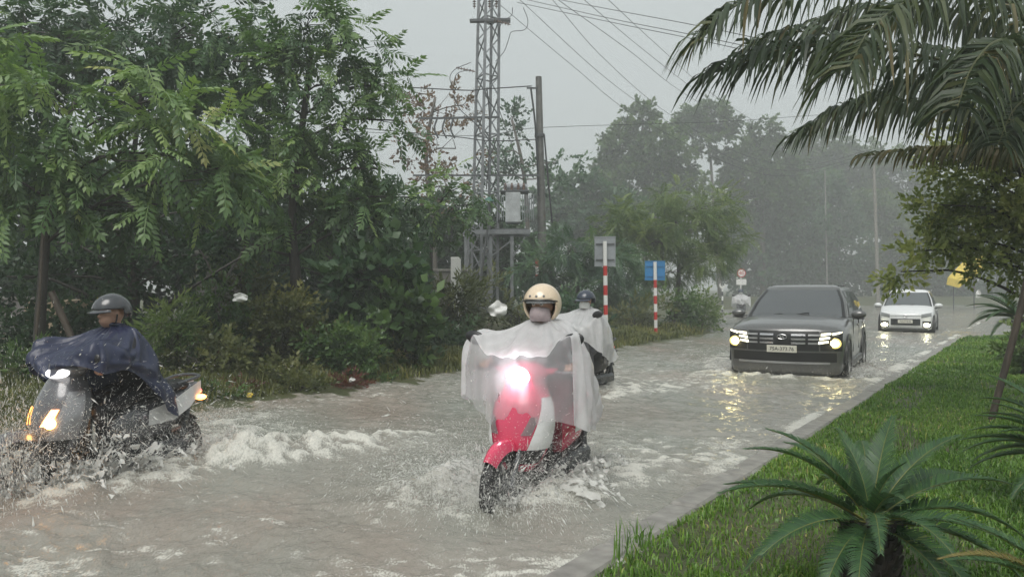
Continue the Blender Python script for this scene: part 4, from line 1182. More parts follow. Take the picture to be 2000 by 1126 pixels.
def lawn_in(x, y, rng):
    d = poly_sd(x, y, WPOLY); v = x * DV[0] + y * DV[1]
    u = x * DU[0] + y * DU[1]
    edge = -1.88 + 0.08 * fbm(u * 2, v, 3, 2) - 0.05 * rng.random(len(x))
    bare = fbm(x * 1.1, y * 0.7, 77, 3) > 0.36
    strip = (v < -1.2) & (fbm(u * 0.9, v * 2.0, 78, 3) + rng.normal(0, .12, len(x)) > 0.18)
    return (d > 0.12) & (v > edge) & ~((bare | strip) & (rng.random(len(x)) < .72))
def lawn_t(x, y, rng):
    return 0.42 + 0.28 * fbm(x * 0.9, y * 0.6, 88, 3) + rng.normal(0, .13, len(x)) + 0.45 * (rng.random(len(x)) < .04)
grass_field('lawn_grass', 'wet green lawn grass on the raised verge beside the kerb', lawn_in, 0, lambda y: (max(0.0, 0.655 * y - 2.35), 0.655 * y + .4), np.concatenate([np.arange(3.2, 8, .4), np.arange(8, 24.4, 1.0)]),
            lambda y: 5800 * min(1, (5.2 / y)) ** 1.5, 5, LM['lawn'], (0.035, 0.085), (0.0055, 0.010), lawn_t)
LM['verge'] = mat_leaf('verge_blade', [(0.0, (0.03, 0.035, 0.012)), (0.4, (0.065, 0.075, 0.022)), (0.7, (0.11, 0.11, 0.035)), (1.0, (0.17, 0.13, 0.06))], 0.5, 0.25)
def verge_in(x, y, rng):
    d = poly_sd(x, y, WPOLY); v = x * DV[0] + y * DV[1]
    return (v < -6) & (d > .25) & (d < 6) & (rng.random(len(x)) < 1.0 - 0.55 * smooth(.2, .5, fbm(x, y, 66, 3)))
grass_field('verge_grass', 'rough low grass along the flooded verge under the trees', verge_in, 0, lambda y: (-9.0 + 0.66 * (y - 8), 0.66 * (y - 9.4) - 2.6), np.arange(7.0, 28, 1.0), lambda y: 900 * (10 / max(10, y)) ** 1.2, 6, LM['verge'], (0.08, 0.24), (0.008, 0.014), lambda x, y, r: 0.42 + .3 * fbm(x, y, 44, 2) + r.normal(0, .15, len(x)))
# a few taller blades at the kerb corner
rng = np.random.default_rng(8)
def tall_tuft(label, px, py, n, hgt):
    Y = (CAM_H - .06) * FPX / (py - 563); c = W(px, py, Y); c[2] = gh(c[0], c[1])
    P = rng.normal(0, [.05, .04, 0], (n, 3)); V, F = blades(P, rng.uniform(.6, 1.1, n) * hgt, rng.uniform(.006, .01, n), rng, .35)
    o = mesh_np('grass_tuft', V, F, LM['lawn'], None, True, {'tint': np.repeat(rng.uniform(.2, .6, n), 5)}); o.location = c
    tag(o, label, 'grass tuft', 'taller grass tufts by the kerb', 'thing')
tall_tuft('tall grass tuft on the kerb at the bottom edge', 1225, 1085, 26, .22)
tall_tuft('tall grass tuft on the kerb just beyond the bottom edge tuft', 1262, 1050, 22, .2)
tall_tuft('sparse weed tuft on the kerb corner behind the tall tufts', 1330, 985, 18, .16)

# ------------------------------------------------------------------ cycads
def cycad_frond(seed, L=0.85, arch=0.55, ll=0.15, n=60, wid=0.0135, vee=0.45):
    rng = np.random.default_rng(seed); ps = []
    q = np.linspace(0, 1, 24); el0 = 0.0
    ang = -arch * 1.6 * q ** 1.3                       # bends down towards the tip
    st = L / 23
    c = np.zeros((24, 3))
    for i in range(1, 24):
        c[i] = c[i - 1] + st * np.array([0, math.cos(ang[i]), math.sin(ang[i])])
    tw = 0.007 * (1 - .75 * q)
    nrm = np.stack([0 * q, -np.sin(ang), np.cos(ang)], 1)
    V = np.concatenate([c + [1, 0, 0] * tw[:, None], c + nrm * tw[:, None], c - [1, 0, 0] * tw[:, None], c - nrm * tw[:, None]])
    F = [[i + 24 * a, i + 1 + 24 * a, i + 1 + 24 * ((a + 1) % 4), i + 24 * ((a + 1) % 4)] for a in range(4) for i in range(23)]
    F = np.array(F); F3 = np.concatenate([F[:, [0, 1, 2]], F[:, [0, 2, 3]]])
    ps.append((V, F3)); tint = [np.full(len(V), .8)]
    for k in range(n):
        f = 0.10 + 0.90 * k / (n - 1)
        i = min(22, int(f * 23)); g = f * 23 - i
        p = c[i] * (1 - g) + c[i + 1] * g; d = c[i + 1] - c[i]; d /= np.linalg.norm(d); nz = np.array([0, -d[2], d[1]])
        ln = ll * (math.sin(PI * min(1, 0.12 + 0.92 * f) ** .85) * .75 + .3)
        for s in (-1, 1):
            a = rad(72 - 38 * f + rng.uniform(-3, 3))
            dr = d * math.cos(a) + (np.array([s, 0, 0]) * math.cos(vee) + nz * math.sin(vee)) * math.sin(a)
            dr = dr + rng.normal(0, .03, 3); w = d * wid * .5
            t1 = p + dr * ln * .55; t2 = p + dr * ln - nz * ln * .16
            V = np.array([p - w, p + w, t1 + w, t1 - w, t2]); F = np.array([[0, 1, 2], [0, 2, 3], [3, 2, 4]])
            ps.append((V, F)); tint.append(np.clip(np.full(5, rng.normal(.42, .1)), 0, 1))
    V, F = merge(ps)
    return V, F, np.concatenate(tint)
LM['cycad'] = mat_leaf('cycad_leaflet', [(0.0, (0.008, 0.020, 0.010)), (0.4, (0.020, 0.050, 0.020)), (0.65, (0.040, 0.080, 0.024)), (0.85, (0.13, 0.12, 0.035)), (1.0, (0.2, 0.15, 0.05))], 0.42, 0.2, 1.9)
LM['cycad_dry'] = mat_leaf('cycad_dry', [(0.0, (0.05, 0.04, 0.015)), (0.5, (0.12, 0.10, 0.035)), (1.0, (0.2, 0.15, 0.06))], 0.5, 0.2)
CY = []
for s in range(4):
    V, F, T = cycad_frond(50 + s, 0.85, 0.45 + .12 * s)
    CY.append((V, F, T))
def frond_mesh(s, mat):
    V, F, T = CY[s]
    o = mesh_np('frond', V, F, mat, None, True, {'tint': T})
    me = o.data; bpy.data.objects.remove(o); return me
CYM = [frond_mesh(s, LM['cycad']) for s in range(4)]; CYD = frond_mesh(2, LM['cycad_dry'])
def cycad(label, crown, trunk_h, trunk_r, fr, group='cycads on the lawn', size=1.0):
    x, y, z = crown; g = z - trunk_h
    root = empty('cycad', (x, y, g)); tag(root, label, 'cycad', group)
    mb = MB(); mb.tube([(0, 0, -.05), (0, 0, trunk_h * .5), (0, 0, trunk_h * .9), (0, 0, trunk_h * 1.05)], [trunk_r * 1.1, trunk_r, trunk_r * .9, trunk_r * .3], 12)
    rg = random.Random(5)
    for k in range(70):                                        # old leaf bases
        a = k * 2.399; hh = trunk_h * (.05 + .95 * k / 70); c = np.array([math.cos(a), math.sin(a), 0])
        p = c * trunk_r * .85 + [0, 0, hh]
        mb.tube([p, p + c * .035 + [0, 0, .025], p + c * .05 + [0, 0, .06]], [.02, .014, .006], 5)
    mb.build('trunk', M['bark_dark'], root)
    for az, el, sc, m, roll in fr:
        sc *= size
        o = link('frond', CYD if m == 9 else CYM[m], root)
        R = Matrix.Rotation(rad(az), 4, 'Z') @ Matrix.Rotation(rad(el), 4, 'X') @ Matrix.Rotation(rad(roll), 4, 'Y')
        o.matrix_local = Matrix.Translation((0, 0, trunk_h)) @ R @ Matrix.Translation((0, .03, 0)) @ Matrix.Diagonal((sc * .95, sc, sc, 1))
# az 0 points away from the camera, 90 to the left
c0 = W(1700, 1022, 3.62)
fr0 = [(5, 70, .62, 0, 0), (-42, 68, .75, 0, 4), (55, 62, .8, 1, 0), (80, 58, .86, 2, 0), (88, 34, .92, 1, 0), (72, 30, .85, 0, 5), (100, 12, .85, 2, 0), (118, 18, .85, 1, -8), (135, 2, .8, 2, 0),
       (-70, 52, .86, 0, 0), (-84, 36, .95, 1, 0), (-96, 24, .9, 2, 0), (-62, 30, .95, 0, 4), (-110, 8, .9, 2, 0), (-125, 20, .8, 1, 6), (-142, 0, .8, 3, 0), (160, 35, .7, 3, 0), (-165, 30, .7, 3, 0), (178, 55, .55, 2, 0), (150, 8, .75, 3, 0), (-155, -2, .75, 3, 0),
       (25, 50, .8, 1, 0), (-20, 48, .85, 1, 0), (0, 30, .85, 2, 0), (40, 22, .85, 2, 0), (-45, 18, .9, 2, 0), (20, 82, .5, 0, 0), (-150, 78, .45, 0, 0)]
cycad('large dark green cycad in the foreground lawn at the bottom of the frame', c0, c0[2] - gh(c0[0], c0[1]), .10, fr0, size=.87)
c1 = W(2120, 905, 4.8)
rg = random.Random(12)
fr1 = [(90 + rg.uniform(-70, 70), rg.uniform(8, 60), rg.uniform(.8, 1.0), rg.randrange(3), rg.uniform(-8, 8)) for k in range(16)] + [(-60, 30, .9, 1, 0), (-100, 20, .9, 2, 0)]
cycad('cycad reaching in from the frame edge behind the large one', c1, c1[2] - gh(c1[0], c1[1]), .09, fr1, size=.85)
c2 = W(2120, 1190, 3.0)
fr2 = [(60 + k * 14, 50 - k * 6, .6, 9 if k % 2 else 0, 0) for k in range(7)]
cycad('small yellowing cycad at the bottom corner of the lawn', c2, max(.1, c2[2] - gh(c2[0], c2[1])), .06, fr2)
c3 = W(1992, 622, 14.6)
fr3 = [(90 + rg.uniform(-80, 80), rg.uniform(0, 60), rg.uniform(.85, 1.1), rg.randrange(3), 0) for k in range(14)] + [(-90 + rg.uniform(-60, 60), rg.uniform(0, 60), 1.0, 1, 0) for k in range(8)]
cycad('distant cycad at the far end of the lawn behind the leaning prop pole', c3, c3[2] - gh(c3[0], c3[1]), .12, fr3)

# ------------------------------------------------------------------ palm overhanging the frame
LM['palm'] = mat_leaf('palm_leaflet', [(0.0, (0.010, 0.018, 0.009)), (0.4, (0.028, 0.048, 0.022)), (0.7, (0.062, 0.080, 0.032)), (1.0, (0.15, 0.12, 0.055))], 0.5, 0.22, 1.2)
def palm_frond(ctrl, ll, seed, n=62, wid=0.036, tint0=.35, hang=1.0):
    ll *= 1.25; tint0 *= .8
    rng = np.random.default_rng(seed)
    c = catmull(ctrl, 40); d = np.gradient(c, axis=0); d /= np.linalg.norm(d, axis=1)[:, None]
    mb = MB(); mb.tube(c, np.linspace(.024, .005, 40), 6)
    V0 = np.concatenate(mb.v); F0 = np.array([f for f in mb.f if len(f) == 4]); F0 = np.concatenate([F0[:, [0, 1, 2]], F0[:, [0, 2, 3]]])
    ps = [(V0, F0)]; T = [np.full(len(V0), .75)]
    for k in range(n):
        f = 0.08 + .92 * (k + rng.uniform(-.3, .3)) / (n - 1); f = min(max(f, 0), 1)
        i = int(f * 38.99); p = c[i] + (c[i + 1] - c[i]) * (f * 39 - i if f * 39 - i < 1 else 0); t = d[i]
        sd = np.cross(t, [0, 0, 1.0]); sd /= np.linalg.norm(sd)
        ln0 = ll * (0.45 + .6 * math.sin(PI * (0.1 + .72 * f)))
        for s in (-1, 1):
            if rng.random() < .05: continue
            ln = ln0 * rng.uniform(.8, 1.12)
            dr = t * (.35 + .55 * f) + sd * s * rng.uniform(.5, .9) + np.array([0, 0, rng.uniform(.0, .45) + .5 * f]); dr /= np.linalg.norm(dr)
            pts = [p]; g = 0.0
            dead = rng.random() < .06
            for m in range(4):
                v = dr + np.array([0, 0, -1.0]) * hang * (1.15 - .75 * f) * (.28 + .75 * m * rng.uniform(.8, 1.2)) * (1.6 if dead else 1); v /= np.linalg.norm(v)
                pts.append(pts[-1] + v * ln / 4)
            pts = np.array(pts); wdir = np.cross(pts[2] - pts[0], sd * s + [0, 0, .3]); wdir = t * .8 + rng.normal(0, .35, 3); wdir /= np.linalg.norm(wdir)
            ws = wid * np.array([.45, 1, .95, .6, .05])[:, None] * .5
            V = np.concatenate([pts - wdir * ws, pts + wdir * ws])
            F = np.array([[m, m + 1, m + 6] for m in range(4)] + [[m, m + 6, m + 5] for m in range(4)])
            ps.append((V, F)); T.append(np.full(10, np.clip(tint0 + rng.normal(0, .12) + (.45 if dead else 0), 0, 1)))
    V, F = merge(ps)
    return V, F, np.concatenate(T)
PC = W(2130, 175, 8.3)
palm = empty('palm_tree', (PC[0], PC[1], gh(PC[0], PC[1]))); tag(palm, 'palm tree outside the frame whose long fronds hang into the picture', 'palm')
po = np.array(palm.location)
tp = MB(); tp.tube(catmull([(0, 0, -.1), (.05, 0, 1.5), PC - po - [0, 0, .3], PC - po], 14), np.linspace(.19, .13, 14) * (1 + .04 * np.sin(np.arange(14) * 2.0)), 14); tp.build('trunk', M['bark_grey'], palm)
fronds = [
    ([(2130, 175, 0), (1990, 160, -.1), (1860, 122, -.3), (1670, 88, -.6), (1530, 96, -.8), (1405, 140, -.9)], .62, .30),
    ([(2130, 170, 0), (2000, 120, .2), (1870, 100, .4), (1700, 82, .5), (1560, 62, .6), (1470, 88, .7)], .50, .35),
    ([(2130, 160, 0), (1960, 0, -.2), (1750, -55, -.5), (1560, -30, -.8), (1440, 10, -1.0), (1372, 75, -1.1)], .55, .5),
    ([(2130, 165, 0), (1990, 30, -.8), (1880, -20, -1.4), (1780, 0, -1.8), (1700, 60, -2.1), (1660, 130, -2.2)], .60, .55),
    ([(2130, 190, 0), (1980, 225, .3), (1850, 205, .5), (1720, 195, .7), (1640, 215, .8), (1570, 260, .8)], .50, .48),
    ([(2130, 200, 0), (2000, 285, .6), (1900, 285, .9), (1800, 290, 1.1), (1690, 305, 1.3)], .32, .8),
    ([(2130, 165, 0), (2040, 20, .5), (1960, -60, .8), (1870, -70, 1.0), (1800, -30, 1.2), (1750, 40, 1.2)], .55, .35),
    ([(2130, 170, 0), (2010, 90, -1.2), (1950, 80, -1.9), (1900, 130, -2.3), (1870, 210, -2.5)], .55, .45),
    ([(2130, 150, 0), (1980, 60, .9), (1850, 20, 1.5), (1700, 15, 2.0), (1600, 45, 2.3)], .55, .4),
    ([(2130, 185, 0), (1990, 190, .8), (1880, 165, 1.3), (1780, 160, 1.6), (1700, 190, 1.8)], .50, .4),
    ([(2130, 180, 0), (2040, 180, -1.0), (1985, 210, -1.5), (1950, 280, -1.8)], .45, .4),
]
for k, (ctrl, ll, t0) in enumerate(fronds):
    cp = np.array([W(a, b, 8.3 + dy) for a, b, dy in ctrl]) - po
    V, F, T = palm_frond(cp, ll, 70 + k, 96 if ll > .4 else 70, .040, t0 * 1.25, 1.9)
    mesh_np('frond', V, F, LM['palm'], palm, True, {'tint': T})
# ------------------------------------------------------------------ cars
M['suv_paint'] = mat_plain('wet_charcoal_paint', (0.15, 0.15, 0.148), 0.28, 0.55, 0.12, 40, 0.04, 0.8)
M['white_car'] = mat_plain('wet_white_paint', (0.72, 0.73, 0.73), 0.25, 0, 0.05, 30, 0.03, 0.7)
M['chrome'] = mat_plain('satin_chrome', (0.55, 0.55, 0.56), 0.18, 0.9, 0.08)
M['dark_trim'] = mat_plain('dark_trim', (0.014, 0.014, 0.015), 0.35, 0, 0.2)
M['silver_trim'] = mat_plain('silver_trim', (0.38, 0.38, 0.38), 0.35, 0.4, 0.1)
M['cabin_dark'] = mat_plain('dark_cabin', (0.02, 0.02, 0.02), 0.8)
M['plate_white'] = mat_plain('number_plate', (0.66, 0.64, 0.56), 0.4, 0, 0.05)
M['plate_ink'] = mat_plain('plate_ink', (0.03, 0.03, 0.03), 0.5)
M['glass'] = mat_glass('car_glass', (0.02, 0.024, 0.027), 0.22, 0.04)
M['glass'].node_tree.nodes['Principled BSDF'].inputs['IOR'].default_value = 2.3
M['lens'] = mat_glass('lamp_lens', (0.25, 0.25, 0.25), 0.4, 0.05)
M['drl'] = mat_emit('daytime_lamp', (1.0, 0.95, 0.66), 1.9)
M['beam'] = mat_emit('lit_headlamp', (1.0, 0.84, 0.38), 45.0)
M['lamp_halo'] = mat_emit('yellow_lamp_halo', (1.0, 0.78, 0.22), 0.9, (0.6, 0.5, 0.2))  # faint emission that imitates the yellow halo round a lit lamp
M['beam_white'] = mat_emit('lit_white_headlamp', (1.0, 0.93, 1.0), 22.0)

def car(name, label, loc, rz, S_):
    root = empty(name, (loc[0], loc[1], S_['z']), rz); tag(root, label, 'car')
    st = np.array(S_['stations'])           # y, hw, zb, zs, crown
    yf, yr = st[0, 0], st[-1, 0]; HW = S_['hw']
    def warp(V):
        V = np.array(V, float)
        f = smooth(yf - 1.2, yf - 0.05, V[:, 1]); r = smooth(yr + 0.9, yr + 0.05, V[:, 1])
        b = (np.abs(V[:, 0]) / HW) ** 2.4
        V[:, 1] += -S_['bow'] * b * f + 0.18 * b * r - S_['rake'] * smooth(S_['znose'], S_['znose'] + .35, V[:, 2]) * f
        return V
    ys = np.concatenate([np.linspace(yf, yf - .3, 7), np.linspace(yf - .42, yr + .4, 30), np.linspace(yr + .3, yr, 6)])
    def section(y, s=1.0):
        hw, zb, zs, cr = [np.interp(-y, -st[:, 0], st[:, k]) for k in range(1, 5)]
        zm = zb + (zs - zb) * .55
        hp = np.array([(0, zb), (hw * .8, zb), (hw * .93, zb + .03), (hw * .985, zb + .12), (hw * .99, zb + .28), (hw * 1.0, zm), (hw * .995, zm + (zs - zm) * .35), (hw * .985, zs - .07), (hw * .955, zs - .02), (hw * .90, zs + .005), (hw * .72, zs + cr * .55), (hw * .66, zs + cr * .75), (hw * .4, zs + cr * .92), (0, zs + cr)])
        ring = np.concatenate([hp, (hp[1:-1] * [-1, 1])[::-1]])
        c = np.array([0, (zb + zs) / 2]); ring = c + (ring - c) * s
        return np.stack([ring[:, 0], np.full(len(ring), y), ring[:, 1]], 1)
    secs = [section(yf, s) for s in (.02, .3, .55, .8, .93)] + [section(y) for y in ys] + [section(yr, s) for s in (.9, .6, .3, .02)]
    mb = MB(); mb.loft([warp(s) for s in secs], True); body = mb.build('body', S_['paint'], root, True, 40)
    # cabin
    C = S_['cabin']
    def lv(k, t): return np.interp(t, [0, .5, 1], C[k])
    def ring(t, s=1.0, dz=0.0):
        w, a, b, z = lv('w', t), lv('yf', t), lv('yr', t), lv('z', t)
        bow = .20 * (1 - .4 * t); bk = .12
        x = np.linspace(-1, 1, 15)
        fr = np.stack([x * w, a - bow * np.abs(x) ** 2.2, 0 * x], 1)
        q = np.linspace(0, 1, 17)[1:-1]
        sd = np.stack([w * (1 + .02 * np.sin(PI * q)), a - bow + (b + bk - a + bow) * q, 0 * q], 1)
        rr = np.stack([-x * w, b + bk * np.abs(x) ** 2.2, 0 * x], 1)
        P = np.concatenate([fr, sd, rr, (sd * [-1, 1, 1])[::-1]])
        c = np.array([0, (a + b) / 2, 0]); P = c + (P - c) * s; P[:, 2] = z + dz
        return P
    tt = np.linspace(0, 1, 9)
    mb = MB(); mb.loft([ring(t) for t in tt] + [ring(1, .975, .025), ring(1, .92, .050), ring(1, .8, .074), ring(1, .5, .092), ring(1, .05, .098)], True)
    mb.build('roof_shell', S_['paint'], root, True, 50)
    def patch(fn, n, m, name, mat, par=root):
        G = np.array([[fn(i / (n - 1), j / (m - 1)) for i in range(n)] for j in range(m)]).reshape(-1, 3)
        F = [(j * n + i, j * n + i + 1, (j + 1) * n + i + 1, (j + 1) * n + i) for j in range(m - 1) for i in range(n - 1)]
        return MB().add(G, F).build(name, mat, par, True, None)
    def front_pt(u, t, off):
        w, a, z = lv('w', t), lv('yf', t), lv('z', t); x = (2 * u - 1)
        return np.array([x * w, a - .20 * (1 - .4 * t) * abs(x) ** 2.2 + off * .6, z + off * .8])
    patch(lambda u, v: front_pt(.045 + .91 * u, .03 + .93 * v, .006), 15, 8, 'windscreen', M['glass'])
    ws = [patch(lambda u, v: front_pt(u0 + (u1 - u0) * u, .03 + .93 * v, .010), 3, 8, 'windscreen_edge', M['dark_trim']) for u0, u1 in ((.02, .05), (.95, .98))]
    patch(lambda u, v: front_pt(.02 + .96 * u, .0 + .05 * v, .010), 15, 3, 'cowl', M['dark_trim'])
    def side_pt(u, t, s, off):
        w, a, b, z = lv('w', t), lv('yf', t), lv('yr', t), lv('z', t); bow = .20 * (1 - .4 * t)
        return np.array([s * (w * (1 + .02 * math.sin(PI * u)) + off), a - bow + (b + .12 - a + bow) * u, z])
    for s in (-1, 1):
        patch(lambda u, v: side_pt(.04 + .93 * u, .05 + .9 * v, s, .003), 16, 6, 'window_frame', M['dark_trim'])
        for u0, u1 in S_['side_win']:
            patch(lambda u, v: side_pt(u0 + (u1 - u0) * u, .10 + .80 * v, s, .007), 8, 6, 'side_window', M['glass'])
        # mirror
        mx_, my, mz = S_['mirror']
        q = MB(); q.ell((s * (mx_ + .13), my, mz), (.125, .085, .075), 16, 10); q.box((s * (mx_ + .01), my - .01, mz - .05), (.10, .05, .03)); mr = q.build('wing_mirror', S_['mirror_mat'], root)
        MB().box((s * (mx_ + .13), my + .01, mz - .07), (.2, .1, .02), None, .008).build('mirror_base', M['dark_trim'], mr)
        # door handles and sills
        for y in S_['handles']:
            MB().box((s * (HW * .985 + .01), y, S_['zh']), (.03, .20, .03), None, .01).build('door_handle', S_['paint'], root)
        for y in S_['seams']:
            MB().box((s * (HW * .992), y, (S_['zh'] + .42) * .5 + .12), (.012, .012, S_['zh'] - .30)).build('door_seam', M['dark_trim'], root, False)
        MB().box((s * (HW * .985), (S_['wf'] + S_['wr']) / 2, .30), (.05, S_['wf'] - S_['wr'] - .75, .14), None, .02).build('sill', M['dark_trim'], root)
        for y in (S_['wf'], S_['wr']):
            R = S_['R']
            q = MB(); a = np.linspace(0, PI, 21)
            q.loft([np.stack([np.full(21, s * (HW * .97)), y + (R + .14) * np.cos(a), R + (R + .14) * np.sin(a)], 1), np.stack([np.full(21, s * (HW + .012)), y + (R + .13) * np.cos(a), R + (R + .13) * np.sin(a)], 1), np.stack([np.full(21, s * (HW + .012)), y + (R + .05) * np.cos(a), R + (R + .05) * np.sin(a)], 1), np.stack([np.full(21, s * (HW * .90)), y + (R + .05) * np.cos(a), R + (R + .05) * np.sin(a)], 1)])
            q.build('wheel_arch', M['dark_trim'], root)
            wl = empty('wheel'); wl.parent = root; wl.location = (s * (HW - .09), y, R)
            q = MB(); q.lathe([(R * .62, -.10), (R * .9, -.112), (R * .99, -.085), (R, -.03), (R, .03), (R * .99, .085), (R * .9, .112), (R * .62, .10)], 28, 'x'); q.build('tyre', M['rubber'], wl)
            q = MB(); q.lathe([(0, s * .06), (R * .18, s * .07), (R * .22, s * .05), (R * .25, s * .01), (R * .58, -.01 * s), (R * .63, s * .09), (R * .66, s * .095)], 28, 'x')
            for k in range(5):
                an = k * 2 * PI / 5; q.box((s * .06, .4 * R * math.cos(an), .4 * R * math.sin(an)), (.035, R * .5, .06), rot('X', an))
            q.build('rim', M['silver_trim'], wl)
    def fpt(x, z, off):
        V = warp(np.array([[x, yf, z]]))[0]; V[1] += off; return V
    def fpatch(x0, x1, z0, z1, off, name, mat, n=6, m=3, skew=0.0, par=root, thick=True, taper=0.0):
        g = lambda u, v: fpt(x0 + (x1 - x0) * u, z0 + (z1 - z0) * (v * (1 - taper * u) + taper * u * .5) + skew * u, off)
        G0 = np.array([[g(i / (n - 1), j / (m - 1)) for i in range(n)] for j in range(m)]).reshape(-1, 3)
        F = [(j * n + i, j * n + i + 1, (j + 1) * n + i + 1, (j + 1) * n + i) for j in range(m - 1) for i in range(n - 1)]
        mb = MB(); mb.add(G0, F)
        G1 = G0.copy(); G1[:, 1] -= off + .02
        rim = list(range(n)) + [j * n + n - 1 for j in range(1, m)] + [(m - 1) * n + i for i in range(n - 2, -1, -1)] + [j * n for j in range(m - 2, 0, -1)]
        V = np.concatenate([G0, G1]); k = len(G0)
        mb2 = MB(); mb2.add(V, F + [(rim[i], rim[(i + 1) % len(rim)], rim[(i + 1) % len(rim)] + k, rim[i] + k) for i in range(len(rim))])
        return mb2.build(name, mat, par, True, 30)
    return root, fpt, fpatch, front_pt

suv_spec = dict(z=-0.14, hw=.93, bow=.24, rake=.16, znose=.78, paint=M['suv_paint'], mirror_mat=M['suv_paint'],
    stations=[(2.28, .86, .22, .90, .04), (2.22, .90, .16, .95, .05), (2.0, .925, .18, .99, .07), (1.5, .93, .22, 1.04, .075), (1.0, .93, .22, 1.07, .07), (.3, .93, .22, 1.07, .03), (-1.2, .93, .22, 1.09, .02), (-2.0, .91, .25, 1.10, .02), (-2.28, .84, .40, 1.04, .02)],
    cabin=dict(w=[.87, .785, .66], yf=[1.12, .66, .26], yr=[-2.16, -2.02, -1.80], z=[1.06, 1.36, 1.575]),
    side_win=[(.08, .36), (.385, .66), (.69, .93)], mirror=(.90, .82, 1.14), handles=(-.15, -1.15), zh=.93, seams=(.62, -.38, -1.3), wf=1.42, wr=-1.34, R=.35)
a29 = rad(180 - 28.5)
fw = np.array([-math.sin(rad(28.5)), -math.cos(rad(28.5))])
suv_loc = SUV_C - fw * 2.28
suv, fpt, fpatch, wpt = car('dark_car', 'dark charcoal sport utility car with lit lamps pushing through the flood', suv_loc, a29, suv_spec)
fpatch(-.56, .56, .575, .895, .006, 'grille', M['dark_trim'], 14, 5)
for r_, z in enumerate((.835, .765, .70)):
    for s in (-1, 1):
        fpatch(s * .14, s * .36, z - .016, z + .016, .018, 'grille_bar', M['chrome'], 5, 2)
        fpatch(s * .40, s * .58, z - .014, z + .014, .014, 'grille_bar', M['silver_trim'], 5, 2)
for s in (-1, 1):
    fpatch(s * .58, s * .90, .58, .885, .005, 'lamp_housing', M['dark_trim'], 8, 4)
    for z, x0, x1 in ((.842, .59, .735), (.778, .575, .72), (.712, .555, .70)):
        fpatch(s * x0, s * x1, z - .023, z + .020, .020, 'daytime_lamp', M['drl'], 6, 3, .018, taper=.35)
    fpatch(s * .755, s * .89, .850 - .018, .850 + .020, .020, 'daytime_lamp', M['drl'], 6, 3, .03, taper=.5)
    p = fpt(s * .79, .705, .008); MB().ell(p, (.10, .022, .085), 18, 8).build('headlamp_halo', M['lamp_halo'], suv)  # glowing disc added behind each headlamp as its halo
    p = fpt(s * .79, .705, .028)
    MB().ell(p, (.062, .03, .052), 16, 8).build('headlamp', M['beam'], suv)
fpatch(-.82, .82, .40, .55, .004, 'lower_intake', M['dark_trim'], 16, 3)
fpatch(-.72, .72, .365, .395, .02, 'skid_trim', M['silver_trim'], 16, 2)
p = fpt(0, .605, .045)
pl = MB().box(p, (.47, .014, .115), None, .004).build('number_plate', M['plate_white'], suv)
text('plate_lettering', '75A-373.76', .082, M['plate_ink'], pl, (p[0], p[1] + .010, p[2] - .002), 90, PI)
# oval badge with slanted letter
p = fpt(0, .80, .022); q = MB(); aa = np.linspace(0, 2 * PI, 28, endpoint=False)
q.tube(np.concatenate([np.stack([p[0] + .075 * np.cos(aa), p[1] + 0 * aa, p[2] + .038 * np.sin(aa)], 1), [[p[0] + .075, p[1], p[2]]]]), .006, 6, False)
for x0 in (-.022, .026): q.bar(p + np.array([x0 - .006, 0, -.03]), p + np.array([x0 + .006, 0, .03]), .012, .01)
q.bar(p + np.array([-.024, 0, -.006]), p + np.array([.024, 0, .006]), .01, .01); q.build('badge', M['chrome'], suv)
def wiper(root, wpt, u0, t0, u1, t1):
    pts = [wpt(u0 + (u1 - u0) * q, t0 + (t1 - t0) * q, .025) for q in np.linspace(0, 1, 6)]
    MB().tube(pts, .012, 5).build('wiper', M['dark_trim'], root)
wiper(suv, wpt, .62, .02, .36, .14); wiper(suv, wpt, .90, .02, .62, .10)
for s in (-1, 1):
    MB().tube([(s * .60, -.1, 1.635), (s * .60, -.8, 1.655), (s * .57, -1.6, 1.63)], .014, 6).build('roof_rail', M['dark_trim'], suv)
    MB().bar((s * .52, 2.05, .985), (s * .70, 1.1, 1.105), .012, .012).build('bonnet_crease', M['suv_paint'], suv, False)
    for y in (.25, -.65):
        MB().box((s * .32, y, 1.05), (.44, .16, .62), None, .06).build('seat', M['cabin_dark'], suv)

hb_spec = dict(z=-0.12, hw=.83, bow=.26, rake=.22, znose=.66, paint=M['white_car'], mirror_mat=M['white_car'],
    stations=[(1.86, .74, .30, .72, .03), (1.78, .79, .20, .80, .05), (1.5, .825, .17, .89, .06), (1.1, .83, .17, .95, .06), (.7, .83, .17, .97, .05), (-.4, .83, .17, .98, .02), (-1.4, .82, .18, 1.0, .02), (-1.88, .76, .30, .95, .02)],
    cabin=dict(w=[.78, .70, .595], yf=[.98, .55, .12], yr=[-1.74, -1.64, -1.45], z=[.95, 1.22, 1.445]),
    side_win=[(.08, .42), (.45, .78), (.81, .93)], mirror=(.80, .70, 1.0), handles=(-.15, -.95), zh=.82, seams=(.5, -.4, -1.1), wf=1.22, wr=-1.2, R=.285)
a31 = rad(180 - 30.0); fw2 = np.array([-math.sin(rad(30)), -math.cos(rad(30))])
hb, fpt, fpatch, wpt = car('white_car', 'small white hatchback with lit fog lamps following in the flood', HB_C - fw2 * 1.86, a31, hb_spec)
fpatch(-.44, .44, .36, .57, .005, 'grille', M['dark_trim'], 12, 4)
fpatch(-.50, .50, .665, .68, .006, 'nose_seam', M['silver_trim'], 12, 2)
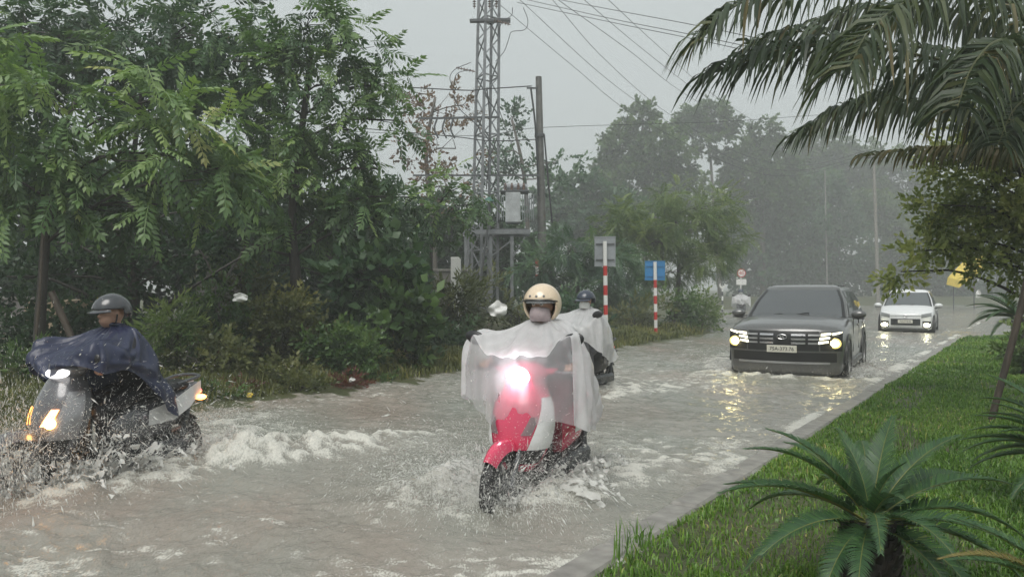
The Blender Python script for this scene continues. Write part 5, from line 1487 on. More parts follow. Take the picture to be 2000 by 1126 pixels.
for s in (-1, 1):
    fpatch(s * .47, s * .76, .60, .72, .006, 'headlamp', M['lens'], 8, 4, .06)
    fpatch(s * .50, s * .74, .30, .50, .004, 'fog_recess', M['dark_trim'], 6, 3)
    p = fpt(s * .62, .37, .02); MB().ell(p, (.115, .04, .06), 16, 8).build('fog_lamp', mat_emit('lit_fog_lamp', (1.0, .95, .62), 14.0), hb)
    MB().box((s * .32, .1, .95), (.42, .14, .55), None, .06).build('seat', M['cabin_dark'], hb)
fpatch(-.66, .66, .215, .25, .012, 'lower_lip', M['dark_trim'], 14, 2)
p = fpt(0, .485, .03); pl = MB().box(p, (.44, .014, .105), None, .004).build('number_plate', M['plate_white'], hb)
text('plate_lettering', '75A-219.06', .072, M['plate_ink'], pl, (p[0], p[1] + .010, p[2]), 90, PI)
p = fpt(0, .66, .02); q = MB(); q.tube(np.concatenate([np.stack([p[0] + .06 * np.cos(aa), p[1] + 0 * aa, p[2] + .032 * np.sin(aa)], 1), [[p[0] + .06, p[1], p[2]]]]), .006, 6, False)
for x0 in (-.018, .018): q.bar(p + np.array([x0 - .004, 0, -.024]), p + np.array([x0 + .004, 0, .024]), .012, .01)
q.build('badge', M['chrome'], hb)
wiper(hb, wpt, .64, .02, .36, .12); wiper(hb, wpt, .90, .02, .62, .10)
# ------------------------------------------------------------------ scooters
M['skin'] = mat_plain('skin', (0.42, 0.25, 0.18), 0.5, 0, 0.08, 20)
M['eye_white'] = mat_plain('eye_white', (0.7, 0.68, 0.65), 0.2)
M['eye_dark'] = mat_plain('eye_dark', (0.02, 0.012, 0.01), 0.15)
M['mask_grey'] = mat_plain('grey_pink_mask', (0.40, 0.33, 0.34), 0.8, 0, 0.1, 30)
M['mask_white'] = mat_plain('white_mask', (0.72, 0.72, 0.70), 0.8, 0, 0.05, 30)
M['maroon'] = mat_plain('maroon_cloth', (0.17, 0.018, 0.035), 0.6, 0, 0.25, 25, 0.2)
M['black_cloth'] = mat_plain('black_cloth', (0.012, 0.012, 0.016), 0.6, 0, 0.3, 25, 0.2)
M['grey_cloth'] = mat_plain('grey_cloth', (0.10, 0.10, 0.11), 0.7, 0, 0.25, 25, 0.2)
M['poncho_white'] = mat_film('clear_white_poncho', (0.94, 0.94, 0.95), 0.80, 0.25, 0.38)
M['poncho_clear'] = mat_film('clear_poncho_front', (0.90, 0.90, 0.92), 0.31, 0.14, 0.3)
M['poncho_navy'] = mat_film('navy_poncho', (0.034, 0.042, 0.088), 0.97, 0.32, 0.15)
M['helmet_cream'] = mat_plain('cream_helmet', (0.74, 0.60, 0.44), 0.25, 0, 0.05, 4, 0, 0.5)
M['helmet_dark'] = mat_plain('dark_helmet', (0.045, 0.048, 0.055), 0.25, 0, 0.1, 4, 0, 0.6)
M['helmet_blue'] = mat_plain('slate_helmet', (0.035, 0.045, 0.07), 0.3, 0, 0.1, 4, 0, 0.4)
M['pink_red'] = mat_plain('red_scooter_paint', (0.60, 0.045, 0.11), 0.24, 0, 0.08, 6, 0, 0.8)
M['sc_white'] = mat_plain('white_scooter_paint', (0.74, 0.74, 0.74), 0.22, 0, 0.05, 6, 0, 0.8)
M['sc_grey'] = mat_plain('grey_scooter_paint', (0.13, 0.13, 0.14), 0.25, 0.2, 0.1, 6, 0, 0.8)
M['seat'] = mat_plain('seat_vinyl', (0.02, 0.02, 0.022), 0.4, 0, 0.2, 30)
M['amber'] = mat_emit('amber_lamp', (1.0, 0.33, 0.06), 5.0)
M['amber_hot'] = mat_emit('amber_bright_lamp', (1.0, 0.45, 0.10), 30.0)
M['white_lamp'] = mat_emit('white_position_lamp', (1.0, 0.98, 0.95), 1.6)
M['red_lamp'] = mat_emit('tail_lamp', (0.9, 0.05, 0.03), 1.0)

def rring(y, hw, z0, z1, n=20, p=2.6):
    a = np.linspace(0, 2 * PI, n, endpoint=False); c, s = np.cos(a), np.sin(a)
    return np.stack([hw * np.sign(c) * np.abs(c) ** (2 / p), np.full(n, y), (z0 + z1) / 2 + (z1 - z0) / 2 * np.sign(s) * np.abs(s) ** (2 / p)], 1)

def scooter(label, front, rear, z, main, second, lamp_kind, name='scooter', fender=None, cheek=None, mdz=0.0):
    mid = (front + rear) / 2; d = front - rear; rz = math.atan2(-d[0], d[1])
    root = empty(name, (mid[0], mid[1], z), rz); tag(root, label, 'scooter')
    R = 0.272
    for y, w in ((.63, .048), (-.62, .056)):
        wl = empty('wheel'); wl.parent = root; wl.location = (0, y, R)
        q = MB(); q.lathe([(R * .70, -w * .7), (R * .86, -w), (R * .96, -w * .75), (R, -w * .25), (R, w * .25), (R * .96, w * .75), (R * .86, w), (R * .70, w * .7)], 32, 'x'); q.build('tyre', M['rubber'], wl)
        q = MB(); q.lathe([(R * .72, -w * .72), (R * .66, -w * .6), (R * .66, w * .6), (R * .72, w * .72)], 28, 'x'); q.lathe([(.001, -.05), (.045, -.05), (.045, .05), (.001, .05)], 14, 'x')
        for k in range(5):
            a = k * 2 * PI / 5; q.box((0, R * .36 * math.cos(a), R * .36 * math.sin(a)), (.03, R * .66, .028), rot('X', a))
        q.build('rim', M['steel_dark'], wl)
        q = MB(); q.lathe([(.06, .052), (.10, .052), (.10, .056), (.06, .056)], 24, 'x'); q.build('brake_disc', M['steel'], wl)
    # fork
    for s in (-1, 1):
        MB().tube([(s * .065, .40, .66), (s * .065, .63, R)], .021, 8).build('fork', M['steel_dark'], root)
    # front mudguard
    sec = []
    for a in np.linspace(rad(42), rad(150), 16):
        rr = R + .022; wd = .066 * (0.75 + .3 * math.sin((a - rad(42)) / rad(108) * PI))
        b = np.linspace(-1, 1, 9)
        sec.append(np.stack([wd * b, .63 + (rr + .022 * (1 - b ** 2) - .05 * np.abs(b) ** 3) * math.cos(a), R + (rr + .022 * (1 - b ** 2) - .05 * np.abs(b) ** 3) * math.sin(a)], 1))
    MB().loft(sec).build('front_mudguard', fender or main, root, True, None)
    # front shield
    keys = np.array([(.34, .10, .36, .09), (.42, .17, .36, .15), (.54, .225, .33, .20), (.66, .235, .30, .21), (.78, .215, .275, .195), (.88, .165, .26, .16), (.97, .115, .25, .12)])
    def shield(z, a, off=0.0):
        w, yc, dd = [np.interp(z, keys[:, 0], keys[:, k]) for k in (1, 2, 3)]
        return np.array([(w + off) * math.sin(a), yc + (dd + off) * math.cos(a), z])
    zz = np.linspace(.34, .97, 18)
    def patch(z0, z1, a0, a1, off, nm, mat, n=12, m=10, taper=None):
        G = []
        for j in range(m):
            t = j / (m - 1); zc = z0 + (z1 - z0) * t
            b0, b1 = (a0, a1) if taper is None else (a0 + taper[0] * t, a1 + taper[1] * t)
            G += [shield(zc, rad(b0 + (b1 - b0) * i / (n - 1)), off) for i in range(n)]
        F = [(j * n + i, j * n + i + 1, (j + 1) * n + i + 1, (j + 1) * n + i) for j in range(m - 1) for i in range(n - 1)]
        return MB().add(G, F).build(nm, mat, root, True, None)
    patch(.34, .97, -112, 112, 0, 'front_shield', main, 25, 18)
    for s in (-1, 1):
        patch(.50, .84, s * 34, s * 92, .007, 'side_cheek', cheek or second, 10, 10, (s * 26, s * 2))
        patch(.40, .50, s * 20, s * 80, .006, 'lower_grille', M['black_plastic'], 8, 5)
        patch(.60, .72, s * 20, s * 38, .012, 'indicator', M['amber'] if lamp_kind == 'amber' else M['lens'], 6, 5, (s * 14, s * 10))
    q = MB(); q.box((0, .20, .62), (.36, .05, .50), None, .02); q.build('inner_shield', M['black_plastic'], root)
    # handlebar pod
    q = MB(); q.ell((0, .27, 1.0), (.175, .13, .085), 20, 12); pod = q.build('handlebar_cover', main, root)
    for s in (-1, 1):
        q = MB(); q.loft([rring(0, .05, -.03, .03, 12) @ rot('Z', PI / 2).T * [1, 1, 1] + [s * .12, .27, 1.0], rring(0, .03, -.018, .018, 12) @ rot('Z', PI / 2).T + [s * .24, .22, 1.02]], True); q.build('handlebar_wing', main, pod)
        q = MB(); q.tube([(s * .20, .225, 1.02), (s * .40, .19, 1.025)], .017, 10); q.build('grip', M['rubber'], root)
        q = MB(); q.tube(catmull([(s * .22, .25, 1.015), (s * .30, .275, 1.01), (s * .39, .255, 1.015)], 8), .008, 6); q.build('brake_lever', M['steel'], root)
        mr = MB(); mr.tube(catmull([(s * .22, .24, 1.03), (s * .26, .26, 1.12), (s * .345, .29, 1.20 + mdz)], 8), .008, 6); mo = mr.build('mirror_stem', M['black_plastic'], root)
        q = MB(); q.ell((s * .375, .30, 1.235 + mdz), (.085, .022, .05), 16, 8, rot('Y', s * -.25)); q.build('mirror_shell', M['black_plastic'], mo)
    if lamp_kind == 'white':
        q = MB(); q.ell((0, .375, .985), (.088, .048, .062), 18, 10); q.build('headlamp', M['beam_white'], root)
    elif lamp_kind == 'amber':
        q = MB(); q.ell((-.03, .37, .97), (.15, .055, .036), 18, 10, rot('X', -.35)); q.build('headlamp', M['white_lamp'], root)
        q = MB(); q.ell((-.13, .47, .62), (.05, .04, .04), 14, 8); q.build('front_indicator', M['amber_hot'], root)
    else:
        q = MB(); q.ell((0, .375, .985), (.08, .045, .055), 18, 10); q.build('headlamp', M['lens'], root)
    # floor, rear body, seat
    MB().box((0, .02, .31), (.36, .52, .07), None, .03).build('footboard', M['black_plastic'], root)
    MB().box((0, -.25, .25), (.22, .60, .18), None, .04).build('engine', M['steel_dark'], root)
    q = MB(); q.loft([rring(*k) for k in ((.02, .06, .33, .56), (-.06, .12, .32, .64), (-.22, .165, .34, .71), (-.42, .175, .38, .735), (-.58, .155, .46, .75), (-.72, .11, .56, .775), (-.84, .04, .67, .79))], True); q.build('rear_body', main, root)
    for s in (-1, 1):
        q = MB(); q.loft([np.array([(s * .17, -.28, .50), (s * .178, -.28, .62)]), np.array([(s * .182, -.5, .52), (s * .182, -.5, .68)]), np.array([(s * .150, -.68, .60), (s * .145, -.68, .76)]), np.array([(s * .05, -.86, .70), (s * .05, -.86, .80)])]); q.build('tail_panel', second, root)
        q = MB(); q.ell((s * .085, -.83, .66), (.045, .05, .025), 12, 8); q.build('rear_indicator', M['amber'] if lamp_kind == 'amber' else M['lens'], root)
    q = MB(); q.loft([rring(*k) for k in ((.02, .05, .68, .74), (-.08, .11, .69, .785), (-.3, .14, .70, .79), (-.5, .145, .71, .82), (-.66, .12, .73, .83), (-.74, .05, .74, .80))], True); q.build('seat', M['seat'], root)
    q = MB(); q.tube(catmull([(.12, -.58, .80), (.13, -.76, .84), (0, -.85, .845), (-.13, -.76, .84), (-.12, -.58, .80)], 20), .014, 8); q.build('grab_rail', M['steel_dark'], root)
    q = MB(); q.ell((0, -.85, .71), (.07, .03, .03), 14, 8); q.build('tail_lamp', M['red_lamp'], root)
    sec = []
    for a in np.linspace(rad(35), rad(165), 12):
        b = np.linspace(-1, 1, 7); rr = R + .03
        sec.append(np.stack([.07 * b, -.62 + rr * math.cos(a) * (1 - .02 * b ** 2) * -1, R + rr * math.sin(a) - .03 * b ** 2], 1))
    MB().loft(sec).build('rear_mudguard', M['black_plastic'], root, True, None)
    MB().tube(catmull([(.10, .0, .22), (.15, -.25, .20), (.17, -.45, .27), (.175, -.85, .36)], 14), [.02] * 6 + [.045] * 8, 10).build('exhaust', M['steel_dark'], root)
    MB().box((-.12, -.45, .27), (.07, .48, .15), None, .04).build('drive_cover', M['steel_dark'], root)
    for s in (-1, 1): MB().tube([(s * .10, -.70, .62), (s * .10, -.62, R)], .025, 8).build('shock_absorber', M['steel_dark'], root)
    return root

# ------------------------------------------------------------------ riders
def capsule(mb, a, b, ra, rb, seg=12):
    a, b = np.array(a, float), np.array(b, float)
    t = np.linspace(0, 1, 5)
    mb.tube([a + (b - a) * k for k in t], [ra + (rb - ra) * k for k in t], seg)
    mb.ell(a, (ra,) * 3, seg, 8); mb.ell(b, (rb,) * 3, seg, 8)

def rider_body(trouser, shirt, gloves, shoe, lean=0.0, foot_l=None):
    mb = MB()
    L = lambda p: np.array([p[0], p[1] + lean * max(0, p[2] - .84), p[2]])
    cap = lambda a, b, ra, rb: capsule(mb, L(a), L(b), ra, rb)
    mb.ell(L((0, -.29, .86)), (.165, .125, .12), 18, 12)
    mb.ell(L((0, -.25, 1.00)), (.145, .105, .14), 18, 12)
    mb.ell(L((0, -.20, 1.16)), (.165, .115, .15), 18, 12)
    cap((-.12, -.17, 1.25), (.12, -.17, 1.25), .075, .075); cap((0, -.15, 1.26), (0, -.105, 1.36), .062, .056)
    # head
    mb.ell(L((0, -.085, 1.475)), (.076, .097, .112), 20, 14); mb.ell(L((0, -.045, 1.405)), (.058, .066, .066), 16, 10)
    cap((0, .005, 1.47), (0, .028, 1.435), .011, .016); cap((-.03, -.002, 1.496), (.03, -.002, 1.496), .014, .014); cap((-.02, .012, 1.395), (.02, .012, 1.395), .011, .011)
    for s in (-1, 1):
        mb.ell(L((s * .076, -.085, 1.46)), (.012, .022, .034), 10, 8)
        sh, el, wr, gr = (s * .185, -.155, 1.255), (s * .325, .0, 1.075), (s * .33, .135, 1.045), (s * .335, .185, 1.04)
        cap(sh, el, .056, .044); cap(el, wr, .042, .029)
        mb.ell(L(gr) + [0, -.005, .012], (.044, .05, .020), 14, 8)
        # four fingers curl over the grip, thumb closes from below on the inner side
        for k, (dx, ln) in enumerate(((-.032, .92), (-.011, 1.0), (.011, .96), (.031, .78))):
            g = L(gr); x = g[0] + s * dx
            ch = np.array([(x, g[1] + .02, g[2] + .018), (x, g[1] + .02 + .035 * ln, g[2] + .016), (x, g[1] + .02 + .045 * ln, g[2] - .018), (x, g[1] + .02 + .012, g[2] - .036)])
            for a, b in zip(ch[:-1], ch[1:]): capsule(mb, a, b, .0095, .0088, 8)
        g = L(gr); th = np.array([(g[0] - s * .038, g[1] - .01, g[2]), (g[0] - s * .055, g[1] + .015, g[2] - .018), (g[0] - s * .045, g[1] + .035, g[2] - .034)])
        for a, b in zip(th[:-1], th[1:]): capsule(mb, a, b, .011, .0095, 8)
        hip, kn = (s * .095, -.28, .82), (s * .17, .15, .70)
        an = (s * .15, .06, .375)
        capsule(mb, hip, kn, .088, .062); capsule(mb, kn, (s * .155, .085, .55), .060, .054); capsule(mb, (s * .155, .085, .55), an, .056, .040)
        capsule(mb, (s * .15, .04, .375), (s * .15, .21, .368), .040, .032)
    me = eval_mesh(mb.mesh('body'), [('REMESH', dict(mode='VOXEL', voxel_size=0.010)), ('SMOOTH', dict(factor=0.5, iterations=4))])
    me.materials.clear()
    for m in (M['skin'], shirt, trouser, gloves, shoe): me.materials.append(m)
    n = len(me.polygons); c = np.empty(n * 3, np.float32); me.polygons.foreach_get('center', c); c = c.reshape(-1, 3)
    idx = np.ones(n, int)
    idx[c[:, 2] < .90] = 2; idx[(c[:, 2] < .42)] = 4
    idx[(c[:, 2] > 1.335)] = 0
    idx[(np.abs(c[:, 0]) > .26) & (c[:, 1] > .13 + lean * .2) & (c[:, 2] > .95) & (c[:, 2] < 1.2)] = 3
    me.polygons.foreach_set('material_index', idx.astype(np.int32)); me.polygons.foreach_set('use_smooth', np.ones(n, bool))
    return me

def helmet(parent, c, mat, style, turn=0.0, lining=None):
    mb = MB(); nth, nph = 26, 48
    R = np.array((.142, .160, .150))
    V = []; keep = []
    for i in range(nth):
        th = PI * (.001 + .999 * i / (nth - 1)) * .80
        for j in range(nph):
            ph = 2 * PI * j / nph
            V.append(np.array([math.sin(th) * math.sin(ph), math.sin(th) * math.cos(ph), math.cos(th)]) * R)
    V = np.array(V)
    F = []
    brow = .28 if style == 'open' else .12
    for i in range(nth - 1):
        for j in range(nph):
            a, b_, c_, d_ = i * nph + j, i * nph + (j + 1) % nph, (i + 1) * nph + (j + 1) % nph, (i + 1) * nph + j
            m = V[[a, b_, c_, d_]].mean(0); az = abs(math.atan2(m[0], m[1]))
            zl = m[2] / R[2]
            if style == 'open':
                cut = az < rad(68) and zl < brow - .12 * (az / rad(68)) ** 2
            else:
                cut = (az < rad(95) and zl < brow) or (zl < -.15 and az < rad(130)) or zl < -.45
            if not cut: F.append((a, d_, c_, b_))
    mb.add(V, F); me0 = mb.mesh('shell')
    bm = bmesh.new(); bm.from_mesh(me0); bmesh.ops.delete(bm, geom=[v for v in bm.verts if not v.link_faces], context='VERTS'); bmesh.ops.recalc_face_normals(bm, faces=bm.faces); bm.to_mesh(me0); bm.free()
    me = eval_mesh(me0, [('SOLIDIFY', dict(thickness=.022, offset=-1.0)), ('SUBSURF', dict(levels=1))])
    me.materials.clear(); me.materials.append(mat); me.polygons.foreach_set('use_smooth', np.ones(len(me.polygons), bool))
    h = link('helmet', me, parent); h.location = c; h.rotation_euler = (rad(-4), 0, turn)
    # rubber edge around the opening
    if style == 'open':
        a = np.linspace(-rad(67), rad(67), 25)
        pts = [np.array([math.sin(k) * .146, math.cos(k) * .163, 0]) * math.sqrt(max(.02, 1 - (.26 - .12 * (k / rad(68)) ** 2) ** 2)) + [0, 0, .150 * (.26 - .12 * (k / rad(68)) ** 2)] for k in a]
        MB().tube(pts, .006, 6).build('edge_trim', M['black_plastic'], h)
        for k in (-.42, 0, .42):
            q = MB(); p = np.array([math.sin(k) * .142 * .90, math.cos(k) * .160 * .90, .150 * .44]); q.ell(p, (.009, .009, .009), 10, 6); q.build('stud', M['steel'], h)
        # tinted inner visor
        G = []; n, m = 13, 6
        for j in range(m):
            zl = .24 - .16 * j / (m - 1)
            for i in range(n):
                k = rad(-60 + 120 * i / (n - 1)); rr = math.sqrt(1 - zl * zl) * .955
                G.append((math.sin(k) * .142 * rr, math.cos(k) * .160 * rr, .150 * zl))
        MB().add(G, [(j * n + i, j * n + i + 1, (j + 1) * n + i + 1, (j + 1) * n + i) for j in range(m - 1) for i in range(n - 1)]).build('visor', M['glass'], h, True, None)
    else:
        # peak
        G = []; n, m = 15, 4
        for j in range(m):
            for i in range(n):
                k = rad(-58 + 116 * i / (n - 1)); ext = 1.0 + .28 * j / (m - 1) * math.cos(k * 1.4)
                G.append((math.sin(k) * .142 * ext, math.cos(k) * .160 * ext, .150 * .14 - .018 * j / (m - 1)))
        me = eval_mesh(MB().add(G, [(j * n + i, j * n + i + 1, (j + 1) * n + i + 1, (j + 1) * n + i) for j in range(m - 1) for i in range(n - 1)]).mesh('peak'), [('SOLIDIFY', dict(thickness=.008))])
        me.materials.clear(); me.materials.append(mat); link('peak', me, h)
    for s in (-1, 1):
        MB().tube(catmull([(s * .10, .02, -.02), (s * .085, .03, -.09), (s * .03, .055, -.135), (0, .06, -.14)], 10), .007, 5, flat=.5).build('chin_strap', M['black_plastic'], h)
    return h

def poncho(name, parent, lines, mat, seed, n_r=30, n_phi=140, fold=.021, clear=None):
    """lines: closed list of polylines from the neck outwards"""
    A = np.array([catmull(l, n_r) for l in lines])
    G = np.stack([catmull(A[:, j], n_phi, True) for j in range(n_r)], 1)       # phi, r
    du = np.roll(G, -1, 0) - np.roll(G, 1, 0); dv = np.gradient(G, axis=1)
    nr = np.cross(du, dv); nr /= np.linalg.norm(nr, axis=2)[:, :, None] + 1e-9
    ph = np.arange(n_phi)[:, None] / n_phi; r = np.linspace(0, 1, n_r)[None, :]
    k = 13
    f = np.sin(2 * PI * (k * ph + .6 * np.sin(2 * PI * 2 * ph + seed) + .25 * r)) * .6 + np.sin(2 * PI * (23 * ph + .4 * np.sin(2 * PI * 3 * ph) - .3 * r)) * .35
    tw = 2 * PI * ph
    f = f + 1.3 * vnoise(np.cos(tw) * 4 + 9 + seed + 0 * r, np.sin(tw) * 4 + r * 5, seed) + .7 * vnoise(np.cos(tw) * 9 + seed + 0 * r, np.sin(tw) * 9 + r * 11, seed + 3)
    G = G + nr * (fold * (0.15 + r) * f)[:, :, None]
    V = G.reshape(-1, 3)
    F = []; mi = []
    for i in range(n_phi):
        for j in range(n_r - 1):
            i2 = (i + 1) % n_phi
            F.append((i * n_r + j, i2 * n_r + j, i2 * n_r + j + 1, i * n_r + j + 1))
            fr = min(i, n_phi - i) / n_phi
            mi.append(1 if (clear and fr < clear[0] and j > clear[1] * n_r) else 0)
    o = mesh_np(name, V, np.array(F), None, parent, True, None, None, [mat, M['poncho_clear']], mi)
    return o

def lines_for(v):
    """v: overrides; the poncho falls from the neck over arms and mirrors"""
    def side(s, hem, hemback, mirror_drop):
        return [
            [(s * .03, -.055, 1.365), (s * .09, .04, 1.305), (s * .15, .18, 1.215), (s * .20, .34, 1.165), (s * .24, .43, 1.08), (s * .25, .45, v['front'] + .10)],
            [(s * .05, -.065, 1.365), (s * .15, .0, 1.315), (s * .25, .13, 1.265), (s * .34, .27, 1.262), (s * .385, .33, 1.20), (s * .40, .36, mirror_drop + .05)],
            [(s * .06, -.085, 1.365), (s * .18, -.06, 1.32), (s * .30, .06, 1.25), (s * .41, .22, 1.255), (s * .465, .27, 1.12), (s * .47, .27, mirror_drop)],
            [(s * .068, -.105, 1.365), (s * .20, -.12, 1.315), (s * .33, -.04, 1.17), (s * .43, .06, 1.06), (s * .455, .09, .88), (s * .44, .08, hem + .1)],
            [(s * .065, -.13, 1.365), (s * .20, -.17, 1.31), (s * .30, -.16, 1.12), (s * .35, -.14, .93), (s * .37, -.13, .75), (s * .36, -.12, hem)],
            [(s * .05, -.155, 1.365), (s * .16, -.23, 1.29), (s * .24, -.32, 1.08), (s * .28, -.38, .9), (s * .30, -.43, .75), (s * .31, -.46, hemback)],
        ]
    fr = [[(0, -.05, 1.362), (0, .06, 1.29), (0, .21, 1.19), (0, .36, 1.125), (0, .44, 1.06), (0, .465, v['front'])]]
    bk = [[(0, -.165, 1.365), (0, -.26, 1.28), (0, -.36, 1.08), (0, -.47, .92), (0, -.60, .84), (0, -.70, v['back'])]]
    R_ = side(1, v['hem_r'], v['back'], v['mir_r']); L_ = side(-1, v['hem_l'], v['back'], v['mir_l'])
    out = fr + R_ + bk + L_[::-1]
    for l in out:                                   # keep each fold falling towards its hem
        e = l[5][2]
        l[4] = (l[4][0], l[4][1], max(l[4][2], e + .05)); l[3] = (l[3][0], l[3][1], max(l[3][2], e + .10))
    return out

def rider(label, scooter_root, trouser, shirt, shoe, helm, helm_style, pon_mat, v, mask, lean=0.0, turn=0.0, seed=1, clear=None, scale=1.0):
    root = empty('person', scooter_root.location, scooter_root.rotation_euler.z); tag(root, label, 'person')
    root.scale = (scale,) * 3
    link('body', rider_body(trouser, shirt, M['skin'], shoe, lean), root)
    hy = lean * .63
    helmet(root, (0, -.085 + hy, 1.478), helm, helm_style, turn)
    for s in (-1, 1):
        q = MB(); q.ell((s * .031, .004 + hy, 1.474), (.015, .009, .009), 10, 6); e = q.build('eye', M['eye_white'], root)
        q = MB(); q.ell((s * .031, .012 + hy, 1.474), (.006, .003, .006), 8, 6); q.build('iris', M['eye_dark'], e)
        q = MB(); q.tube(catmull([(s * .014, .012 + hy, 1.493), (s * .034, .010 + hy, 1.499), (s * .053, -.004 + hy, 1.492)], 6), .0035, 5); q.build('eyebrow', M['eye_dark'], root)
    if mask:
        q = MB(); n, m = 17, 9; G = []
        for j in range(m):
            t = j / (m - 1); z = 1.345 + .105 * t
            for i in range(n):
                a = rad(-105 + 210 * i / (n - 1)); rx = .070 + .010 * math.sin(PI * t); ry = .068 + .024 * math.sin(PI * min(1, t * 1.05)) + (.012 * t if abs(a) < .35 else 0)
                G.append((rx * math.sin(a), -.05 + hy + ry * math.cos(a) * (1.0), z + .012 * math.cos(a) - .006))
        q.add(G, [(j * n + i, j * n + i + 1, (j + 1) * n + i + 1, (j + 1) * n + i) for j in range(m - 1) for i in range(n - 1)])
        me = eval_mesh(q.mesh('mask'), [('SOLIDIFY', dict(thickness=.003, offset=1.0))]); me.materials.clear(); me.materials.append(mask); me.polygons.foreach_set('use_smooth', np.ones(len(me.polygons), bool))
        link('face_mask', me, root)
    ln = [[(x, y + lean * max(0, z - .84), z) for x, y, z in l] for l in lines_for(v)]
    poncho('poncho', root, ln, pon_mat, seed, clear=clear)
    q = MB(); a = np.linspace(0, 2 * PI, 25)
    q.tube(np.stack([.075 * np.sin(a), -.105 + hy + .072 * np.cos(a), 1.362 + .012 * np.cos(a + .3)], 1), .017, 8, False); q.build('collar', pon_mat if pon_mat is not M['poncho_white'] else M['poncho_white'], root)
    return root

ZW = -0.14
s1 = scooter('red and white scooter with a blazing headlamp in the middle of the flood', SC_F, SC_R, ZW, M['pink_red'], M['sc_white'], 'white')
rider('scooter rider in a cream helmet, face mask and clear white rain poncho', s1, M['maroon'], M['grey_cloth'], M['black_cloth'], M['helmet_cream'], 'open', M['poncho_white'],
      dict(front=.60, back=.66, hem_r=.66, hem_l=.56, mir_r=.78, mir_l=.62), M['mask_grey'], 0.06, rad(6), 3, (.15, .67), 1.0)
s2 = scooter('dark scooter with amber indicators and a pale tail half hidden by spray', LB_F, LB_R, ZW, M['sc_grey'], M['sc_white'], 'amber', cheek=mat_plain('silver_scooter_paint', (0.30, 0.30, 0.31), 0.25, 0.3, 0.1, 6, 0, 0.8), mdz=-.16)
rider('scooter rider in a dark helmet and navy blue rain poncho', s2, M['black_cloth'], M['black_cloth'], M['black_cloth'], M['helmet_dark'], 'cap', M['poncho_navy'],
      dict(front=.98, back=.60, hem_r=.70, hem_l=.93, mir_r=.95, mir_l=1.02), None, 0.0, rad(0), 5, None, 0.955)
bd = np.array([-0.5505, -0.8348])
BK = np.array([1.02, 11.35])
s3 = scooter('dark scooter following behind the red and white one', BK + bd * .62, BK - bd * .62, ZW, M['black_plastic'], M['sc_grey'], 'off')
r3 = rider('rider in a dark slate helmet, white mask and white rain poncho riding behind', s3, M['grey_cloth'], M['grey_cloth'], M['black_cloth'], M['helmet_blue'], 'cap', M['poncho_white'],
      dict(front=.80, back=.62, hem_r=.62, hem_l=.52, mir_r=.84, mir_l=.72), M['mask_white'], 0.03, 0, 7, None, 0.965)
def copy_tree(o, parent=None):
    c = o.copy(); COL.objects.link(c); c.parent = parent
    for ch in list(o.children): copy_tree(ch, c)
    return c
FP = np.array([(1447 - 1000) / FPX * 40.0, 40.0])
s4 = copy_tree(s3); s4.location = (FP[0], FP[1], ZW); s4.rotation_euler.z = rad(168); s4['label'] = 'tiny far scooter ahead of the round speed limit sign'
r4 = copy_tree(r3); r4.location = (FP[0], FP[1], ZW); r4.rotation_euler.z = rad(168); r4['label'] = 'tiny far rider in a white poncho beside the dark car mirror'
# ------------------------------------------------------------------ spray thrown up by the wheels
def mat_spray():
    m, t, b, o = nt('water_spray')
    b.inputs['Base Color'].default_value = (0.93, 0.93, 0.90, 1); b.inputs['Roughness'].default_value = 0.15
    b.inputs['IOR'].default_value = 1.33
    tl = N(t, 'ShaderNodeBsdfTranslucent'); tl.inputs['Color'].default_value = (0.93, 0.93, 0.90, 1)
    m1 = N(t, 'ShaderNodeMixShader'); m1.inputs[0].default_value = .35
    t.links.new(b.outputs[0], m1.inputs[1]); t.links.new(tl.outputs[0], m1.inputs[2])
    tp = N(t, 'ShaderNodeBsdfTransparent'); m2 = N(t, 'ShaderNodeMixShader'); m2.inputs[0].default_value = .8
    t.links.new(tp.outputs[0], m2.inputs[1]); t.links.new(m1.outputs[0], m2.inputs[2]); t.links.new(m2.outputs[0], o.inputs['Surface'])
    return m
SPRAY = mat_spray()
OCT = np.array([(1, 0, 0), (-1, 0, 0), (0, 0, 1), (0, 0, -1), (0, 1.25, 0), (0, -1, 0)], float)
OCF = np.array([(4, 0, 2), (4, 2, 1), (4, 1, 3), (4, 3, 0), (5, 2, 0), (5, 1, 2), (5, 3, 1), (5, 0, 3)])
TET = np.array([(1, -.6, -.6), (-1, -.6, -.6), (0, -.6, 1.1), (0, 1.4, 0)], float)
TEF = np.array([(0, 1, 2), (0, 3, 1), (1, 3, 2), (2, 3, 0)])
